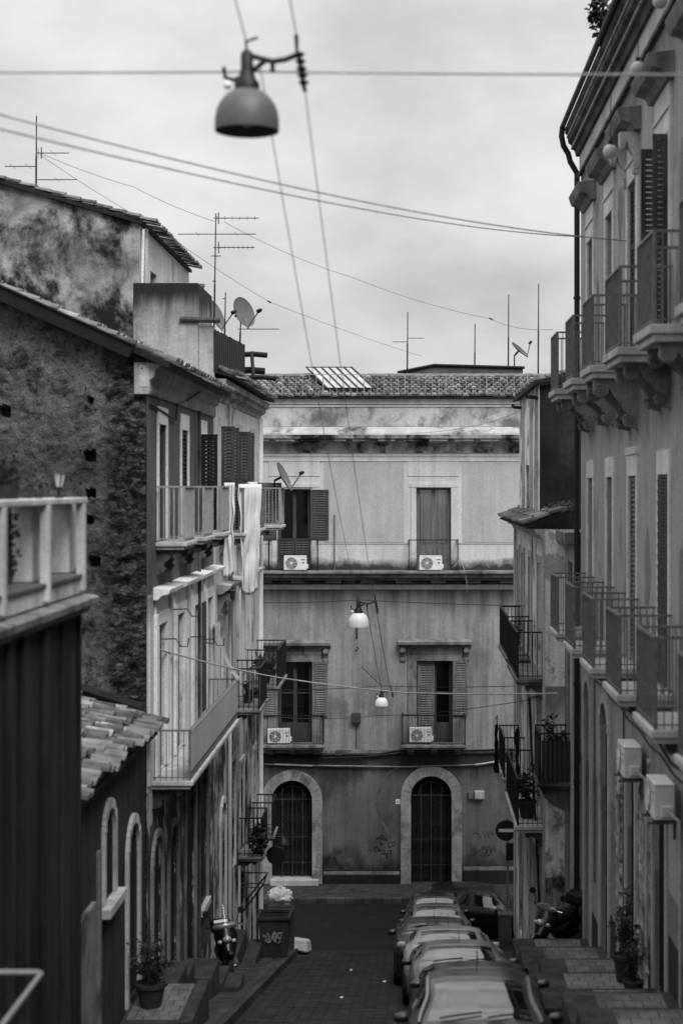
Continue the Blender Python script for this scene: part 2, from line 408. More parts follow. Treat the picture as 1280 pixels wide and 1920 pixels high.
# ------------------------------------------------------------------ ground
def brickmat(name, lo, hi, scale, bw_, bh, mort, rough=.75, spec=.35, rot=0., off=.5, bump=.5, dirt=.4):
    k = NT(name); g = k.n('ShaderNodeNewGeometry'); mp_ = k.n('ShaderNodeMapping'); mp_.inputs['Rotation'].default_value = (0, 0, rot); k.l(g.outputs['Position'], mp_.inputs[0])
    b = k.n('ShaderNodeTexBrick'); k.l(mp_.outputs[0], b.inputs[0]); b.offset = off
    for nm, v_ in (('Scale', scale), ('Brick Width', bw_), ('Row Height', bh), ('Mortar Size', mort), ('Mortar Smooth', .4), ('Bias', 0.)): b.inputs[nm].default_value = v_
    b.inputs['Color1'].default_value = (lo,)*3+(1,); b.inputs['Color2'].default_value = (hi,)*3+(1,); b.inputs['Mortar'].default_value = (lo*.45,)*3+(1,)
    bwn = k.n('ShaderNodeRGBToBW'); k.l(b.outputs[0], bwn.inputs[0])
    a = k.noise(k.pos(), 1.3, 8, .65); f = k.noise(k.pos(), 30, 4, .7)
    col = k.op('MULTIPLY', k.op('MULTIPLY', bwn.outputs[0], k.rng(a, .3, .7, 1-dirt, 1+dirt)), k.rng(f, .3, .7, .8, 1.2))
    k.bump(k.op('ADD', k.op('MULTIPLY', k.op('SUBTRACT', 1., b.outputs[1]), 1.), k.op('MULTIPLY', f, .4)), bump, .02)
    rg = k.rng(a, .35, .65, rough-.12, rough+.1); k.l(rg, k.b.inputs['Roughness'])
    k.fin(col, rough, spec); k.l(rg, k.b.inputs['Roughness']); return k.m
M['lava_paving'] = brickmat('lava_paving', .026, .082, 1., .42, .2, .018, rot=0., bump=1., dirt=.5)
M['lava_kerb'] = brickmat('lava_kerb', .075, .125, 1., .3, 1.3, .012, off=.0)
M['asphalt'] = plaster('asphalt', .022, .04, 3, 0, .5, .06, .6, .6, bump=.5, seed=8, rough=.8)
M['pale_tile'] = brickmat('pale_tile', .17, .22, 1., .24, .24, .010, bump=.4, dirt=.45, rough=.75)
M['dark_stone'] = plaster('dark_stone', .065, .12, 2.5, 0, .4, .02, 2., .55, bump=.5, seed=5)
M['concrete'] = plaster('concrete', .12, .2, 2.5, .2, .5, .05, 1.5, .52, bump=.4, seed=6)
M['earth'] = plain('earth', .06, .95, .3, 1)

def strip(name, x0, x1, ys, zoff, m, th=.0, nx=1, parent=None, top_only=False):
    mb = MB()
    for a, b in zip(ys, ys[1:]):
        za, zb = road(a)+zoff, road(b)+zoff
        for i in range(nx):
            p = x0+(x1-x0)*i/nx; q = x0+(x1-x0)*(i+1)/nx
            mb.face([mb.raw(c) for c in ((p, a, za), (q, a, za), (q, b, zb), (p, b, zb))])
        if th:
            for x in (x0, x1): mb.face([mb.raw(c) for c in ((x, a, za), (x, b, zb), (x, b, zb-th), (x, a, za-th))])
    if th:
        for y in (ys[0], ys[-1]):
            z = road(y)+zoff; mb.face([mb.raw(c) for c in ((x0, y, z), (x1, y, z), (x1, y, z-th), (x0, y, z-th))])
    o = mb.build(name, M[m], parent); return tag(o, kind='structure')
YS = [-8+i for i in range(50)]+[42.3]
strip('road', -2.87, 1.8, YS, 0, 'lava_paving')
strip('kerb', -3.17, -2.87, [y for y in YS if y < 41.7]+[41.6], .17, 'lava_kerb', .4)
strip('pavement', -4.6, -3.17, [y for y in YS if y < 41.7]+[41.6], .13, 'dark_stone', .4)
strip('pavement', 1.8, 3.9, YS[:-2]+[40.5], .12, 'dark_stone', .4)
strip('road_marking', -.33, -.21, [0, 26.], .004, 'white_worn' if 'white_worn' in M else 'concrete')
strip('cross_street', -22, 22, [42.304, 43.5, 45, 47.2, 51.3], 0, 'asphalt')
mb = MB(); mb.box(-22, 22, -13.75, -13.16, 51.3, 53.3); tag(mb.build('pavement', M['dark_stone']), kind='structure')
mb = MB(); mb.box(-22, 22, -13.75, -13.155, 51.06, 51.296); tag(mb.build('kerb', M['lava_kerb'], bevel=.02), kind='structure')
mb = MB(); mb.quad((-900, -14.2, -900), (900, -14.2, -900), (900, -14.2, 900), (-900, -14.2, 900)); tag(mb.build('ground', M['earth']), kind='structure')

# ------------------------------------------------------------------ the palazzo across the end of the street
FB = Fr('front', 53.)
def UU(px): return (px-770)*53/3000
def VV(py): return (912-py)*53/3000
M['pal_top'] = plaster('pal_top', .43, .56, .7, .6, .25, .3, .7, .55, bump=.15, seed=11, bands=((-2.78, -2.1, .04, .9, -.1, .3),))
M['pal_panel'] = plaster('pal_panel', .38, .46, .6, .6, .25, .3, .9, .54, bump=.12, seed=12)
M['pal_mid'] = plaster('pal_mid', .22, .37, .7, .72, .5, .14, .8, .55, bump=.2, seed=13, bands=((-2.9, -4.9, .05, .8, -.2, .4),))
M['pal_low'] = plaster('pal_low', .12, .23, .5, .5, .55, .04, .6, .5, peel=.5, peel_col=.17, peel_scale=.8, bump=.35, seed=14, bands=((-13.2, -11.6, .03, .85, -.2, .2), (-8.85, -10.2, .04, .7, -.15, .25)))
M['pal_parapet'] = plaster('pal_parapet', .36, .55, .6, .25, .7, .12, 1.0, .5, bump=.35, seed=15)
M['pal_cornice'] = plaster('pal_cornice', .26, .48, .8, .8, .95, .03, 1.0, .47, bump=.3, seed=16)
M['pal_peel'] = plaster('pal_peel', .36, .5, .8, .3, 1., .09, .7, .53, bump=.4, seed=17)
M['plinth'] = plaster('plinth', .03, .055, 1.5, .3, .4, .1, 1.2, .6, bump=.5, seed=18)
M['roof_tile'] = plain('roof_tile', .22, .9, .45, 2.3, bump=.3); M['roof_tile_mossy'] = plain('roof_tile_mossy', .14, .95, .5, 4, bump=.4); M['roof_tile_new'] = plain('roof_tile_new', .34, .85, .3, 5, bump=.2)
TILES = [M['roof_tile'], M['roof_tile_mossy'], M['roof_tile_new']]
M['glazing'] = plain('glazing', .42, .35, .15, 2)

palazzo = thing('palazzo', (0, 53, -13.16), 'wide three-storey stucco palazzo closing off the end of the street', 'building')
L_, R_ = -12., 12.
doors = [(UU(510), UU(585), VV(1662), VV(1463), True), (UU(770), UU(846), VV(1667), VV(1455), True)]
mid = [(UU(520), UU(585), VV(1395), VV(1241)), (UU(781), UU(848), VV(1395), VV(1239))]
top = [(UU(520), UU(583), VV(1073), VV(917)), (UU(780), UU(845), VV(1073), VV(915))]
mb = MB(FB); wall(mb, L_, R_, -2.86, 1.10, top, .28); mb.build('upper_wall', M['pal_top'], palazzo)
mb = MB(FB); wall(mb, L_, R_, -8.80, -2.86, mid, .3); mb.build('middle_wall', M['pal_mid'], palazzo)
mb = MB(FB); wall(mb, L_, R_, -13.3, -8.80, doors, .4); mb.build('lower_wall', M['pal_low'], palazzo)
mb = MB(FB); mb.quad((L_, -13.3, -9), (R_, -13.3, -9), (R_, 2.9, -9), (L_, 2.9, -9))
for x in (L_, R_): mb.quad((x, -13.3, 0), (x, -13.3, -9), (x, 2.9, -9), (x, 2.9, 0))
mb.build('rear_wall', M['pal_mid'], palazzo)
# parapet, cornice, frieze
mb = MB(FB); mb.box(L_, R_, 1.98, 2.72, -.5, .06); mb.build('parapet', M['pal_parapet'], palazzo)
mb = MB(FB); mb.box(L_, R_, 2.722, 2.9, -.5, .12); mb.box(L_, R_, 2.63, 2.70, .062, .09); mb.build('parapet_coping', M['pal_top'], palazzo)
mb = MB(FB); mb.prism([(-.3, 1.70), (.42, 1.70), (.40, 1.76), (.10, 1.97), (-.3, 1.97)], 'u', L_, R_); mb.build('weathering_slope', M['pal_peel'], palazzo)
mb = MB(FB); mb.prism([(-.3, 1.10), (.02, 1.10), (.05, 1.30), (.10, 1.36), (.12, 1.42), (.27, 1.46), (.30, 1.55), (.46, 1.58), (.48, 1.698), (-.3, 1.698)], 'u', L_, R_)
u = L_
while u < R_:
    mb.box(u, u+.62, 1.49, 1.575, .29, .40); u += .84
mb.build('cornice', M['pal_cornice'], palazzo)
mb = MB(FB); mb.box(L_, R_, .83, .87, .0, .03); mb.box(L_, R_, .99, 1.02, 0, .02); mb.build('string_course', M['pal_top'], palazzo)
for a, b in ((484, 494), (607, 757), (866, 1000), (1030, 1060)):
    mb = MB(FB); mb.box(UU(a), UU(b), VV(1017), VV(865), -.01, .012); mb.build('wall_panel', M['pal_panel'], palazzo, bevel=.006)
for c in (552, 812):
    mb = MB(FB); mb.box(UU(c-48), UU(c+48), VV(893), VV(865), -.01, .018); mb.box(UU(c-47), UU(c+47), VV(913), VV(904), -.01, .012); mb.build('lintel_panel', M['pal_top'], palazzo, bevel=.006)
    mb = MB(FB); a, b = UU(c-33), UU(c+33); t = VV(914)
    mb.box(a-.16, a-.003, -2.74, t, -.01, .03); mb.box(b+.003, b+.16, -2.74, t, -.01, .03); mb.box(a-.16, b+.16, t+.002, t+.12, -.01, .04); mb.build('door_surround', M['pal_top'], palazzo, bevel=.008)
mb = MB(FB)
for a, b in ((L_, UU(510)), (UU(593), UU(770)), (UU(855), R_)): mb.box(a, b, VV(1020), VV(1017)-.01, -.01, .016)
mb.build('dado_line', M['pal_panel'], palazzo)
# ledge
mb = MB(FB); mb.box(L_, R_, -2.86, -2.775, 0, .62); mb.box(L_, R_, -2.99, -2.862, 0, .5); mb.box(L_, R_, -3.1, -2.992, 0, .28)
u = L_
while u < R_:
    mb.box(u, u+.5, -3.2, -3.1, 0, .2); u += 1.15
mb.build('ledge', M['old_trim'], palazzo, bevel=.01)
mb = MB(FB); mb.box(L_, R_, VV(1105), VV(1096), -.01, .03); mb.build('string_course', M['pal_top'], palazzo)
mb = MB(FB); mb.box(L_, R_, VV(1412), VV(1406), -.01, .05); mb.build('string_course', M['old_trim'], palazzo)
# upper doors
window(FB, *top[1], -.16, palazzo, 'balcony_door', 'grey_wood', 2, .33, 0, 'pane', 'curtain')
window(FB, *top[0], -.2, palazzo, 'balcony_door', 'mid_wood', 2, .3, 0, 'glass')
sh = shutter(FB, UU(584), UU(616), VV(1011), VV(918), .02, palazzo, 'mid_wood', panels=2)
shutter(FB, UU(488), UU(519), VV(1011), VV(918), .02, palazzo, 'mid_wood', panels=2)
for a, b in ((521, 551), (552.5, 582)): shutter(FB, UU(a), UU(b), VV(1068), VV(1010), -.12, palazzo, 'mid_wood', panels=2)
for a, b in ((505, 597), (766, 858)):
    railing_mb(FB, UU(a), UU(b), -2.775, .45, 1.02, .26, .007).build('railing', M['iron'], palazzo)
# middle windows
for i, (c, (a, b, v0, v1)) in enumerate(zip((552, 815), mid)):
    window(FB, a, b, v0, v1, -.2, palazzo, 'balcony_door', 'mid_wood', 2, .25, 1, 'glass')
    mb = MB(FB); mb.box(a-.30, a-.003, v0, v1+.002, -.01, .05); mb.box(b+.003, b+.30, v0, v1+.002, -.01, .05); mb.box(a-.30, b+.30, v1+.004, v1+.24, -.01, .05)
    mb.box(a-.32, b+.32, v1+.242, v1+.46, -.01, .07); mb.build('door_surround', M['old_trim'], palazzo, bevel=.008)
    mb = MB(FB); mb.prism([(0, v1+.462), (.1, v1+.462), (.16, v1+.53), (.3, v1+.56), (.32, v1+.66), (.0, v1+.74)], 'u', a-.62, b+.62); mb.build('door_hood', M['old_trim'], palazzo, bevel=.008)
    for uc in (a-.46, b+.46): scroll_bracket(FB, uc, v1+.46, .2, .5, palazzo, 'old_trim', .15)
    ba = balcony(FB, UU(c-61 if i else c-60), UU(c+56), VV(1392), .62, .98, palazzo, 'old_trim', 'iron', .14, .1)
    for q in (-45, -2, 42):
        br = scroll_bracket(FB, UU(c+q), VV(1392)-.14, .5, .25, ba, 'old_trim', .17)
shutter(FB, mid[0][1]+.01, mid[0][1]+.52, mid[0][2]+.95, mid[0][3], .06, palazzo, 'grey_wood', panels=2)
shutter(FB, mid[0][0]-.46, mid[0][0]-.01, mid[0][2]+.95, mid[0][3], .06, palazzo, 'grey_wood', panels=2)
shutter(FB, UU(783), UU(814), mid[1][2]+.05, mid[1][3]-.02, -.12, palazzo, 'grey_wood', panels=3)
shutter(FB, mid[1][1]+.01, mid[1][1]+.5, mid[1][2]+.95, mid[1][3], .06, palazzo, 'grey_wood', panels=2)
M['grille_iron'] = plain('grille_iron', .075, .6, .5, 9, 0., .4)
# arched street doors with iron grilles
for i, (a, b, v0, v1, _) in enumerate(doors):
    r = (b-a)/2; spv = v1-r; cx = (a+b)/2
    if not i: M['arch_stone'] = plaster('arch_stone', .24, .42, 2., .5, .6, .07, 1.4, .5, bump=.4, seed=24)
    mb = MB(FB); arch_ring(mb, a, b, -13.16, spv, .34, -.02, .07)
    s_ = mb.build('arch_surround', M['arch_stone'], palazzo, bevel=.012)
    mb = MB(FB); mb.box(a-.02, b+.02, v0, spv, -.44, -.36)
    for k in range(2):
        for q in range(3): mb.box(a+.08+k*r, a+r-.08+k*r, v0+.3+q*.95, v0+1.1+q*.95, -.358, -.335)
    pts = [(cx-r*math.cos(math.pi*q/16), spv+.002+r*math.sin(math.pi*q/16)) for q in range(17)]; mb.prism(pts, 'n', -.44, -.36)
    dr = mb.build('street_door', M['dark_wood'], palazzo)
    g = MB(FB)
    for q in range(1, 4):
        x = a+(b-a)*(q-.05)/3.9; h = math.sqrt(max(0, r*r-(x-cx)**2)); g.box(x-.016, x+.016, v0, spv+h-.02, -.20, -.17)
    g.box(a, b, spv-.02, spv+.02, -.199, -.168); g.box(a, b, v0+1.6, v0+1.62, -.195, -.172); g.box(a, b, v0+.75, v0+.77, -.195, -.172)
    g.tube([FB(cx-r*.66*math.cos(math.pi*q/14), spv+r*.66*math.sin(math.pi*q/14), -.18) for q in range(15)], .014, 5)
    for q in range(9):
        x = a+.08+q*(b-a-.16)/8; g.box(x-.005, x+.005, v0, spv, -.19, -.18)
    for q in range(8):          # diamond scrolls
        for k in range(5):
            x = a+.08+(q+.5)*(b-a-.16)/8; y = v0+.35+k*.62; g.tube([FB(x+.05*math.cos(t*math.pi/2), y+.13*math.sin(t*math.pi/2), -.185) for t in range(5)], .006, 4)
    g.build('grille', M['grille_iron'], dr)
mb = MB(FB); a, b = doors[0][0], doors[0][1]; mb.box(a-.05, b+.22, -13.17, -12.98, -.35, .28); mb.build('doorstep', M['stone_trim'], palazzo, bevel=.015)
for a, b in ((L_, UU(489)), (UU(606), UU(749)), (UU(868), R_)):
    mb = MB(FB); mb.box(a, b, -13.3, VV(1640 if a < 0 else 1632), -.01, .045); mb.build('plinth', M['plinth'], palazzo, bevel=.01)
    mb = MB(FB); mb.box(a, b, VV(1640 if a < 0 else 1632)+.002, VV(1634 if a < 0 else 1625), -.01, .028); mb.build('plinth_moulding', M['old_trim'], palazzo, bevel=.01)
# number plate 61
mb = MB(FB); mb.box(UU(741.5), UU(750.5), VV(1507.5), VV(1498.5), 0, .012); npl = mb.build('house_number', M['white_paint'], palazzo)
mb = MB(FB); x0, y0, h = UU(743.3), VV(1506), .105
mb.ribbon([(x0+.045, y0+h), (x0+.012, y0+h*.75), (x0, y0+h*.3), (x0+.012, y0+.005), (x0+.042, y0+.005), (x0+.054, y0+h*.27), (x0+.042, y0+h*.5), (x0+.01, y0+h*.45)], .016, .014)
mb.ribbon([(x0+.075, y0+h*.8), (x0+.096, y0+h), (x0+.096, y0)], .016, .0143)
mb.build('digits', M['void'], npl)
# handwriting on the plaster
M['spray'] = plain('spray', .035, .8, .2); M['faint_spray'] = plain('faint_spray', .055, .9, .4, 9)
def gz(x, y): return (UU(680+x*.21875), VV(1470+y*.21875))
S = [[(113, 475), (125, 457), (148, 449), (162, 432), (158, 460), (157, 484)], [(118, 470), (140, 466), (168, 462)], [(170, 484), (182, 458), (183, 440), (175, 452), (174, 480), (188, 487)],
     [(190, 478), (207, 470), (204, 460), (193, 466), (191, 483), (214, 487)], [(158, 524), (148, 505), (156, 496), (162, 503), (147, 517), (150, 526), (160, 522), (170, 510)],
     [(222, 545), (219, 515), (225, 496), (239, 492), (246, 510), (258, 499), (272, 503), (274, 518), (256, 532), (222, 545)],
     [(98, 537), (104, 556), (108, 583)], [(94, 541), (120, 537), (133, 556), (128, 574), (108, 584)], [(134, 570), (148, 564), (144, 554), (134, 562), (137, 579), (150, 580)],
     [(153, 560), (155, 583)], [(155, 568), (166, 560), (172, 566), (172, 584)], [(184, 560), (187, 592), (178, 606), (165, 602)], [(183, 547), (188, 543)], [(212, 563), (218, 580), (232, 578), (241, 562)], [(241, 562), (238, 590), (226, 606)],
     [(150, 600), (175, 596), (252, 598)], [(203, 598), (194, 610), (206, 620), (216, 632), (206, 643), (197, 632), (212, 612), (204, 600)], [(246, 650), (238, 672), (230, 696)], [(215, 728), (235, 740), (250, 750)]]
mb = MB(FB)
for s_ in S: mb.ribbon([gz(*p) for p in s_], .028, .004)
mb.build('graffiti', M['spray'], palazzo)
mb = MB(FB)
for s_ in ([(975, 590), (985, 570), (1000, 565), (1008, 590)], [(1012, 560), (1025, 540), (1048, 536), (1066, 560), (1060, 590), (1035, 602), (1018, 585), (1025, 560), (1045, 550)], [(1052, 600), (1060, 550), (1075, 536), (1092, 560), (1090, 600)], [(1098, 590), (1105, 548), (1122, 545), (1130, 585)],
           [(1000, 610), (1030, 618), (1090, 610)], [(940, 430), (960, 415), (990, 425), (1005, 450), (990, 475)], [(1030, 405), (1045, 450), (1060, 420), (1080, 465)], [(1075, 430), (1100, 400), (1115, 440)]):
    mb.ribbon([gz(*p) for p in s_], .03, .004)
mb.build('graffiti', M['faint_spray'], palazzo)
# pale curved line where plaster was made good
M['seam'] = plaster('seam', .15, .22, 5, 0, .6, .1, 3, .45, seed=21)
mb = MB(FB); mb.ribbon([(UU(752-44*math.sin(t)-2*math.sin(5*t)), VV(1505-65*math.cos(t))) for t in [i*.13 for i in range(1, 23)]], .09, .003); mb.build('plaster_seam', M['seam'], palazzo)
M['bare'] = plaster('bare', .05, .12, 4, .1, .6, .03, 3, .5, bump=.8, seed=22)
mb = MB(FB); mb.prism([(UU(x), VV(y)) for x, y in ((607, 1606), (613, 1604), (621, 1607), (628, 1606), (633, 1615), (632, 1621), (641, 1623), (652, 1622), (660, 1626), (657, 1632), (645, 1630), (630, 1633), (618, 1631), (607, 1633))], 'n', -.01, .004); mb.build('bare_patch', M['bare'], palazzo)
# rooftop
M['tile_bed'] = plain('tile_bed', .04, .95, .4, 5)
sl = Vector((0, -math.cos(rad(19)), -math.sin(rad(19)))); nn = Vector((0, -math.sin(rad(19)), math.cos(rad(19))))
mb = MB(); e0 = Vector((0, 52.72, 2.92))
mb.face([mb.raw(e0+Vector((x, 0, 0))-sl*t) for x, t in ((L_, 0), (R_, 0), (R_, 2.7), (L_, 2.7))])
mb.face([mb.raw(q) for q in ((L_, 55.27, 3.79), (R_, 55.27, 3.79), (R_, 62, 1.5), (L_, 62, 1.5))])
rf = mb.build('roof', M['tile_bed'], palazzo)
mb = MB(); rows = 9; L0 = 2.55/rows
def ft(i, j):
    return Vector((-6.2+i*.205+(.1025 if j % 2 else 0), 52.72, 2.93))-sl*(2.62-j*L0), Vector((1, 0, 0)), sl, nn, L0
barrel_tiles(mb, ft, 58, rows, .098, .035); mb.build('roof_tiles', TILES, rf)
mb = MB(); rr = random.Random(4)
for i in range(40): mb.cyl((-6.3+i*.3, 55.24, 3.80+rr.uniform(0, .02)), (-5.97+i*.3, 55.24, 3.81+rr.uniform(0, .02)), .085, 8)
mb.build('ridge_tiles', M['roof_tile'], rf)
# glazed panel on the roof slope
mb = MB(); a = Vector((UU(566), 0, 0)); mbf = MB()
q = lambda x, t, h: Vector((x, 52.72, 2.92))-sl*t+nn*h
x0, x1, sk = UU(612), UU(700), UU(566)-UU(612)
def sk_pt(x, t, h): return q(x+ (t-.6)/2.0*(-.75), t, h)
mb.face([mb.raw(sk_pt(x, t, h)) for x, t, h in ((x0, .55, .16), (x1, .55, .16), (x1, 2.75, .3), (x0, 2.75, .3))])
mb.face([mb.raw(sk_pt(x, t, h)) for x, t, h in ((x0, .55, .12), (x1, .55, .12), (x1, 2.75, .26), (x0, 2.75, .26))])
sky_l = mb.build('skylight', M['glazing'], rf)
mb = MB()
for i in range(7):
    x = x0+(x1-x0)*i/6; A, B = sk_pt(x, .54, .175), sk_pt(x, 2.77, .315); mb.tube([A, B], .034, 4)
for t, h in ((.55, .175), (2.76, .31)): mb.tube([sk_pt(x0-.03, t, h), sk_pt(x1+.03, t, h)], .02, 4)
mb.build('glazing_bar', M['iron'], sky_l)
# thin rail along the eaves
mb = MB(); 
for i in range(48):
    x = -5.6+i*.225; tall = i % 6 == 0; mb.box(x-.008*(2 if tall else 1), x+.008*(2 if tall else 1), 3.02, 3.70, 52.90, 52.914)
mb.box(-5.6, 5.2, 3.69, 3.71, 52.895, 52.919); mb.box(-5.6, 5.2, 3.08, 3.095, 52.895, 52.919); mb.build('roof_railing', M['pale_iron'], palazzo)
# stair hut behind the ridge
mb = MB(); mb.prism([(UU(775)*1.09, 3.5), (UU(975)*1.09, 3.5), (UU(975)*1.09, 4.16), (UU(812)*1.09, 4.24), (UU(748)*1.09, 3.99), (UU(748)*1.09, 3.5)], 'v', 56.5, 59)
for i, p in enumerate(mb.v): mb.v[i] = Vector((p.x, p.z, p.y))
hut = mb.build('roof_hut', M['concrete'], palazzo)
mb = MB(); mb.tube([(UU(745)*1.09, 56.45, 4.02), (UU(812)*1.09, 56.45, 4.28), (UU(978)*1.09, 56.45, 4.19)], .05, 4); mb.build('hut_coping', M['tile_bed'], hut)

# ------------------------------------------------------------------ right: long grey house with consoles and balconies
FR = Fr('right', 3.5)
M['grey_render'] = plaster('grey_render', .33, .42, .7, .65, .6, .19, .8, .53, bump=.25, seed=31, bands=((-5.5, -9.5, .06, .4, -.2, .35), (6.4, 4.5, .07, .45, -.1, .35), (1.6, .2, .06, .5, -.15, .3)))
M['grey_base'] = plaster('grey_base', .06, .10, .9, .5, .5, .04, .8, .53, peel=.0, bump=.3, seed=32)
M['crumbled'] = plaster('crumbled', .2, .5, 2.2, .1, .8, .05, 1.6, .5, bump=.8, seed=33)
M['cornice_dark'] = plaster('cornice_dark', .07, .2, 1.5, .3, .5, .025, 1.2, .5, bump=.4, seed=34)
M['sand_trim'] = plaster('sand_trim', .38, .52, 1.2, .5, .3, .14, 1.1, .56, bump=.2, seed=35)
M['marble'] = plaster('marble', .5, .66, 1.5, .2, .3, .25, 1.2, .55, bump=.1, seed=36)
grand = thing('corner_house', (3.5, 24, -8.5), 'tall grey rendered house on the right with scrolled balcony consoles', 'building')
Y1 = 33.
WU = [31.1, 28.1, 25.2, 22.1, 19., 15.9]
wu = [(u-.46, u+.46, 1.90, 4.78) for u in WU]; wl = [(u-.44, u+.44, -2.76, .16) for u in WU]
arch = [(31.05, 32.1, road(31.5)+.6, -3.86, True), (28.2, 29.4, road(28.8)+.6, -3.9, True)]
dr_ = [(24.9, 25.9, road(25.4)+.7, -4.5), (21.9, 23.0, road(22.4)+.7, -4.4), (17.9, 19.1, road(18.5)+.6, -3.9, True)]
mb = MB(FR); wall(mb, -6, Y1, -3.1, 6.4, wu+wl, .12); mb.build('wall', M['grey_render'], grand)
mb = MB(FR); wall(mb, -6, Y1, -10.6, -3.1, arch+dr_, .14); mb.build('base_wall', M['grey_render'], grand)
mb = MB(FR); mb.quad((Y1, -10.6, 0), (Y1, -10.6, -8), (Y1, 6.8, -8), (Y1, 6.8, 0)); mb.quad((-6, -10.6, 0), (-6, -10.6, -8), (-6, 6.8, -8), (-6, 6.8, 0)); mb.quad((-6, -10.6, -8), (Y1, -10.6, -8), (Y1, 6.8, -8), (-6, 6.8, -8))
mb.build('rear_wall', M['grey_render'], grand)
mb = MB(FR); mb.box(-6, Y1+.02, 6.402, 6.82, -.3, .03); mb.build('frieze', M['sand_trim'], grand)
mb = MB(FR); mb.box(-6, Y1+.03, 6.36, 6.43, .032, .075); mb.prism([(-.3, 6.822), (.09, 6.822), (.12, 6.94), (.17, 6.97), (.19, 7.06), (.25, 7.1), (.27, 7.26), (.31, 7.3), (.32, 7.4), (-.3, 7.42)], 'u', -6, Y1+.12)
mb.build('cornice', M['cornice_dark'], grand)
mb = MB(FR); mb.box(-6, Y1+.1, 6.965, 6.99, .17, .20); mb.box(-6, Y1+.1, 7.20, 7.23, .262, .285); mb.build('cornice_fillet', M['sand_trim'], grand)
mb = MB(FR); mb.box(-6, 29, 7.42, 8.0, -5, .0); mb.box(-6, 29.1, 8.0, 8.09, -5, .16); mb.build('attic', M['cornice_dark'], grand)
mb = MB(); mb.tube([(3.13, -6, 7.44), (3.13, Y1+.15, 7.44)], .055, 8); mb.build('gutter', M['iron'], grand)
xd = 3.43; mb = MB(); yd = Y1+.1
mb.tube([(3.13, yd, 7.44), (3.11, yd, 7.25), (3.15, yd, 7.05), (3.25, yd, 6.88), (3.29, yd, 6.72), (3.36, yd, 6.6), (xd, yd, 6.48), (xd, yd, 6.2), (xd, yd, -10)], .06, 10)
for z in (5.9, 3.9, 1.9, -.1, -2.1, -4.1, -6.1): mb.lathe([(.075, -.03), (.075, .03)], (xd, yd, z), (0, 0, 1), 10, True)
mb.build('drainpipe', M['iron'], grand)
for i, u in enumerate(WU):
    g = i in (2,)
    a, b, v0, v1 = wu[i]
    mb = MB(FR); mb.box(a-.2, a-.002, v0, v1+.002, -.02, .04); mb.box(b+.002, b+.2, v0, v1+.002, -.02, .04); mb.box(a-.2, b+.2, v1+.004, v1+.66, -.02, .045); mb.box(a-.2, b+.2, v1+.3, v1+.34, .047, .075)
    mb.build('door_surround', M['marble'], grand, bevel=.006)
    t = v1+.664
    mb = MB(FR); mb.prism([(0, t), (.1, t), (.16, t+.1), (.3, t+.14), (.34, t+.24), (.36, t+.32), (0, t+.36)], 'u', a-.38, b+.38); mb.build('door_hood', M['old_trim'], grand, bevel=.006)
    if g:
        for q in (a-.12, b+.12): scroll_bracket(FR, q, t-.005, .3, .66, grand, 'stone_trim', .2)
    if i in (0, 1, 4, 5): window(FR, a, b, v0, v1, -.07, grand, 'balcony_door', 'grey_wood', 2, .3, 1, 'glass')
    else:
        window(FR, a, b, v0, v1, -.1, grand, 'balcony_door', 'mid_wood', 2, .3, 1, 'glass')
        if g:
            for q in ((a+.01, u-.005), (u+.005, b-.01)): shutter(FR, q[0], q[1], v0+.02, v1-.02, -.055, grand, 'mid_wood', panels=3)
        else:
            for y, x0 in ((a-.03, 3.26), (b+.03, 3.24)):
                shutter(Fr('front', y), x0, 3.47, v0+.02, v1-.02, -.02, grand, 'mid_wood', panels=2)
    # upper balcony on scrolled consoles
    yb = u-.75; e = .66 if i != 3 else .78
    ba = balcony(FR, u-e, u+e, 1.86, .74, 1.08, grand, 'stone_trim', 'grey_iron', .2, .1, b=.007)
    for q in (-.44, .44): scroll_bracket(FR, u+q, 1.66, .62 if not g else .68, .6 if not g else .78, ba, 'old_trim', .2)
    # lower door
    a, b, v0, v1 = wl[i]
    mb = MB(FR); mb.box(a-.11, a-.002, v0, v1+.002, -.02, .035); mb.box(b+.002, b+.11, v0, v1+.002, -.02, .035); mb.box(a-.11, b+.11, v1+.004, v1+.34, -.02, .035)
    if g: mb.box(a-.14, b+.14, v1+.34, v1+.46, -.02, .06)
    for q in (-.12, .12): mb.box(u+q-.06, u+q+.06, v1+.342, v1+.36, -.02, .035)
    mb.build('door_surround', M['marble'], grand, bevel=.006)
    if g: shutter(FR, a+.01, b-.01, v0+.02, v1-.02, -.055, grand, 'grey_wood', panels=3); window(FR, a, b, v0, v1, -.1, grand, 'balcony_door', 'mid_wood', 2, .3, 1)
    elif i == 3:
        mb = MB(FR)
        for q in range(58): mb.box(a+.01, b-.01, v0+.02+q*.05, v0+.062+q*.05, .0, .03+.006*(q % 3))
        mb.build('roller_blind', M['mid_wood'], grand); window(FR, a, b, v0, v1, -.1, grand, 'balcony_door', 'mid_wood', 2, .3, 1)
    else: window(FR, a, b, v0, v1, -.07, grand, 'balcony_door', 'grey_wood', 2, .3, 1)
    ba = balcony(FR, u-.75, u+.72, -2.78, .74, 1.06, grand, 'stone_trim', 'grey_iron', .16, .105, b=.007)
    for q in (-.45, .45): scroll_bracket(FR, u+q, -2.94, .55, .42, ba, 'cornice_dark', .18)
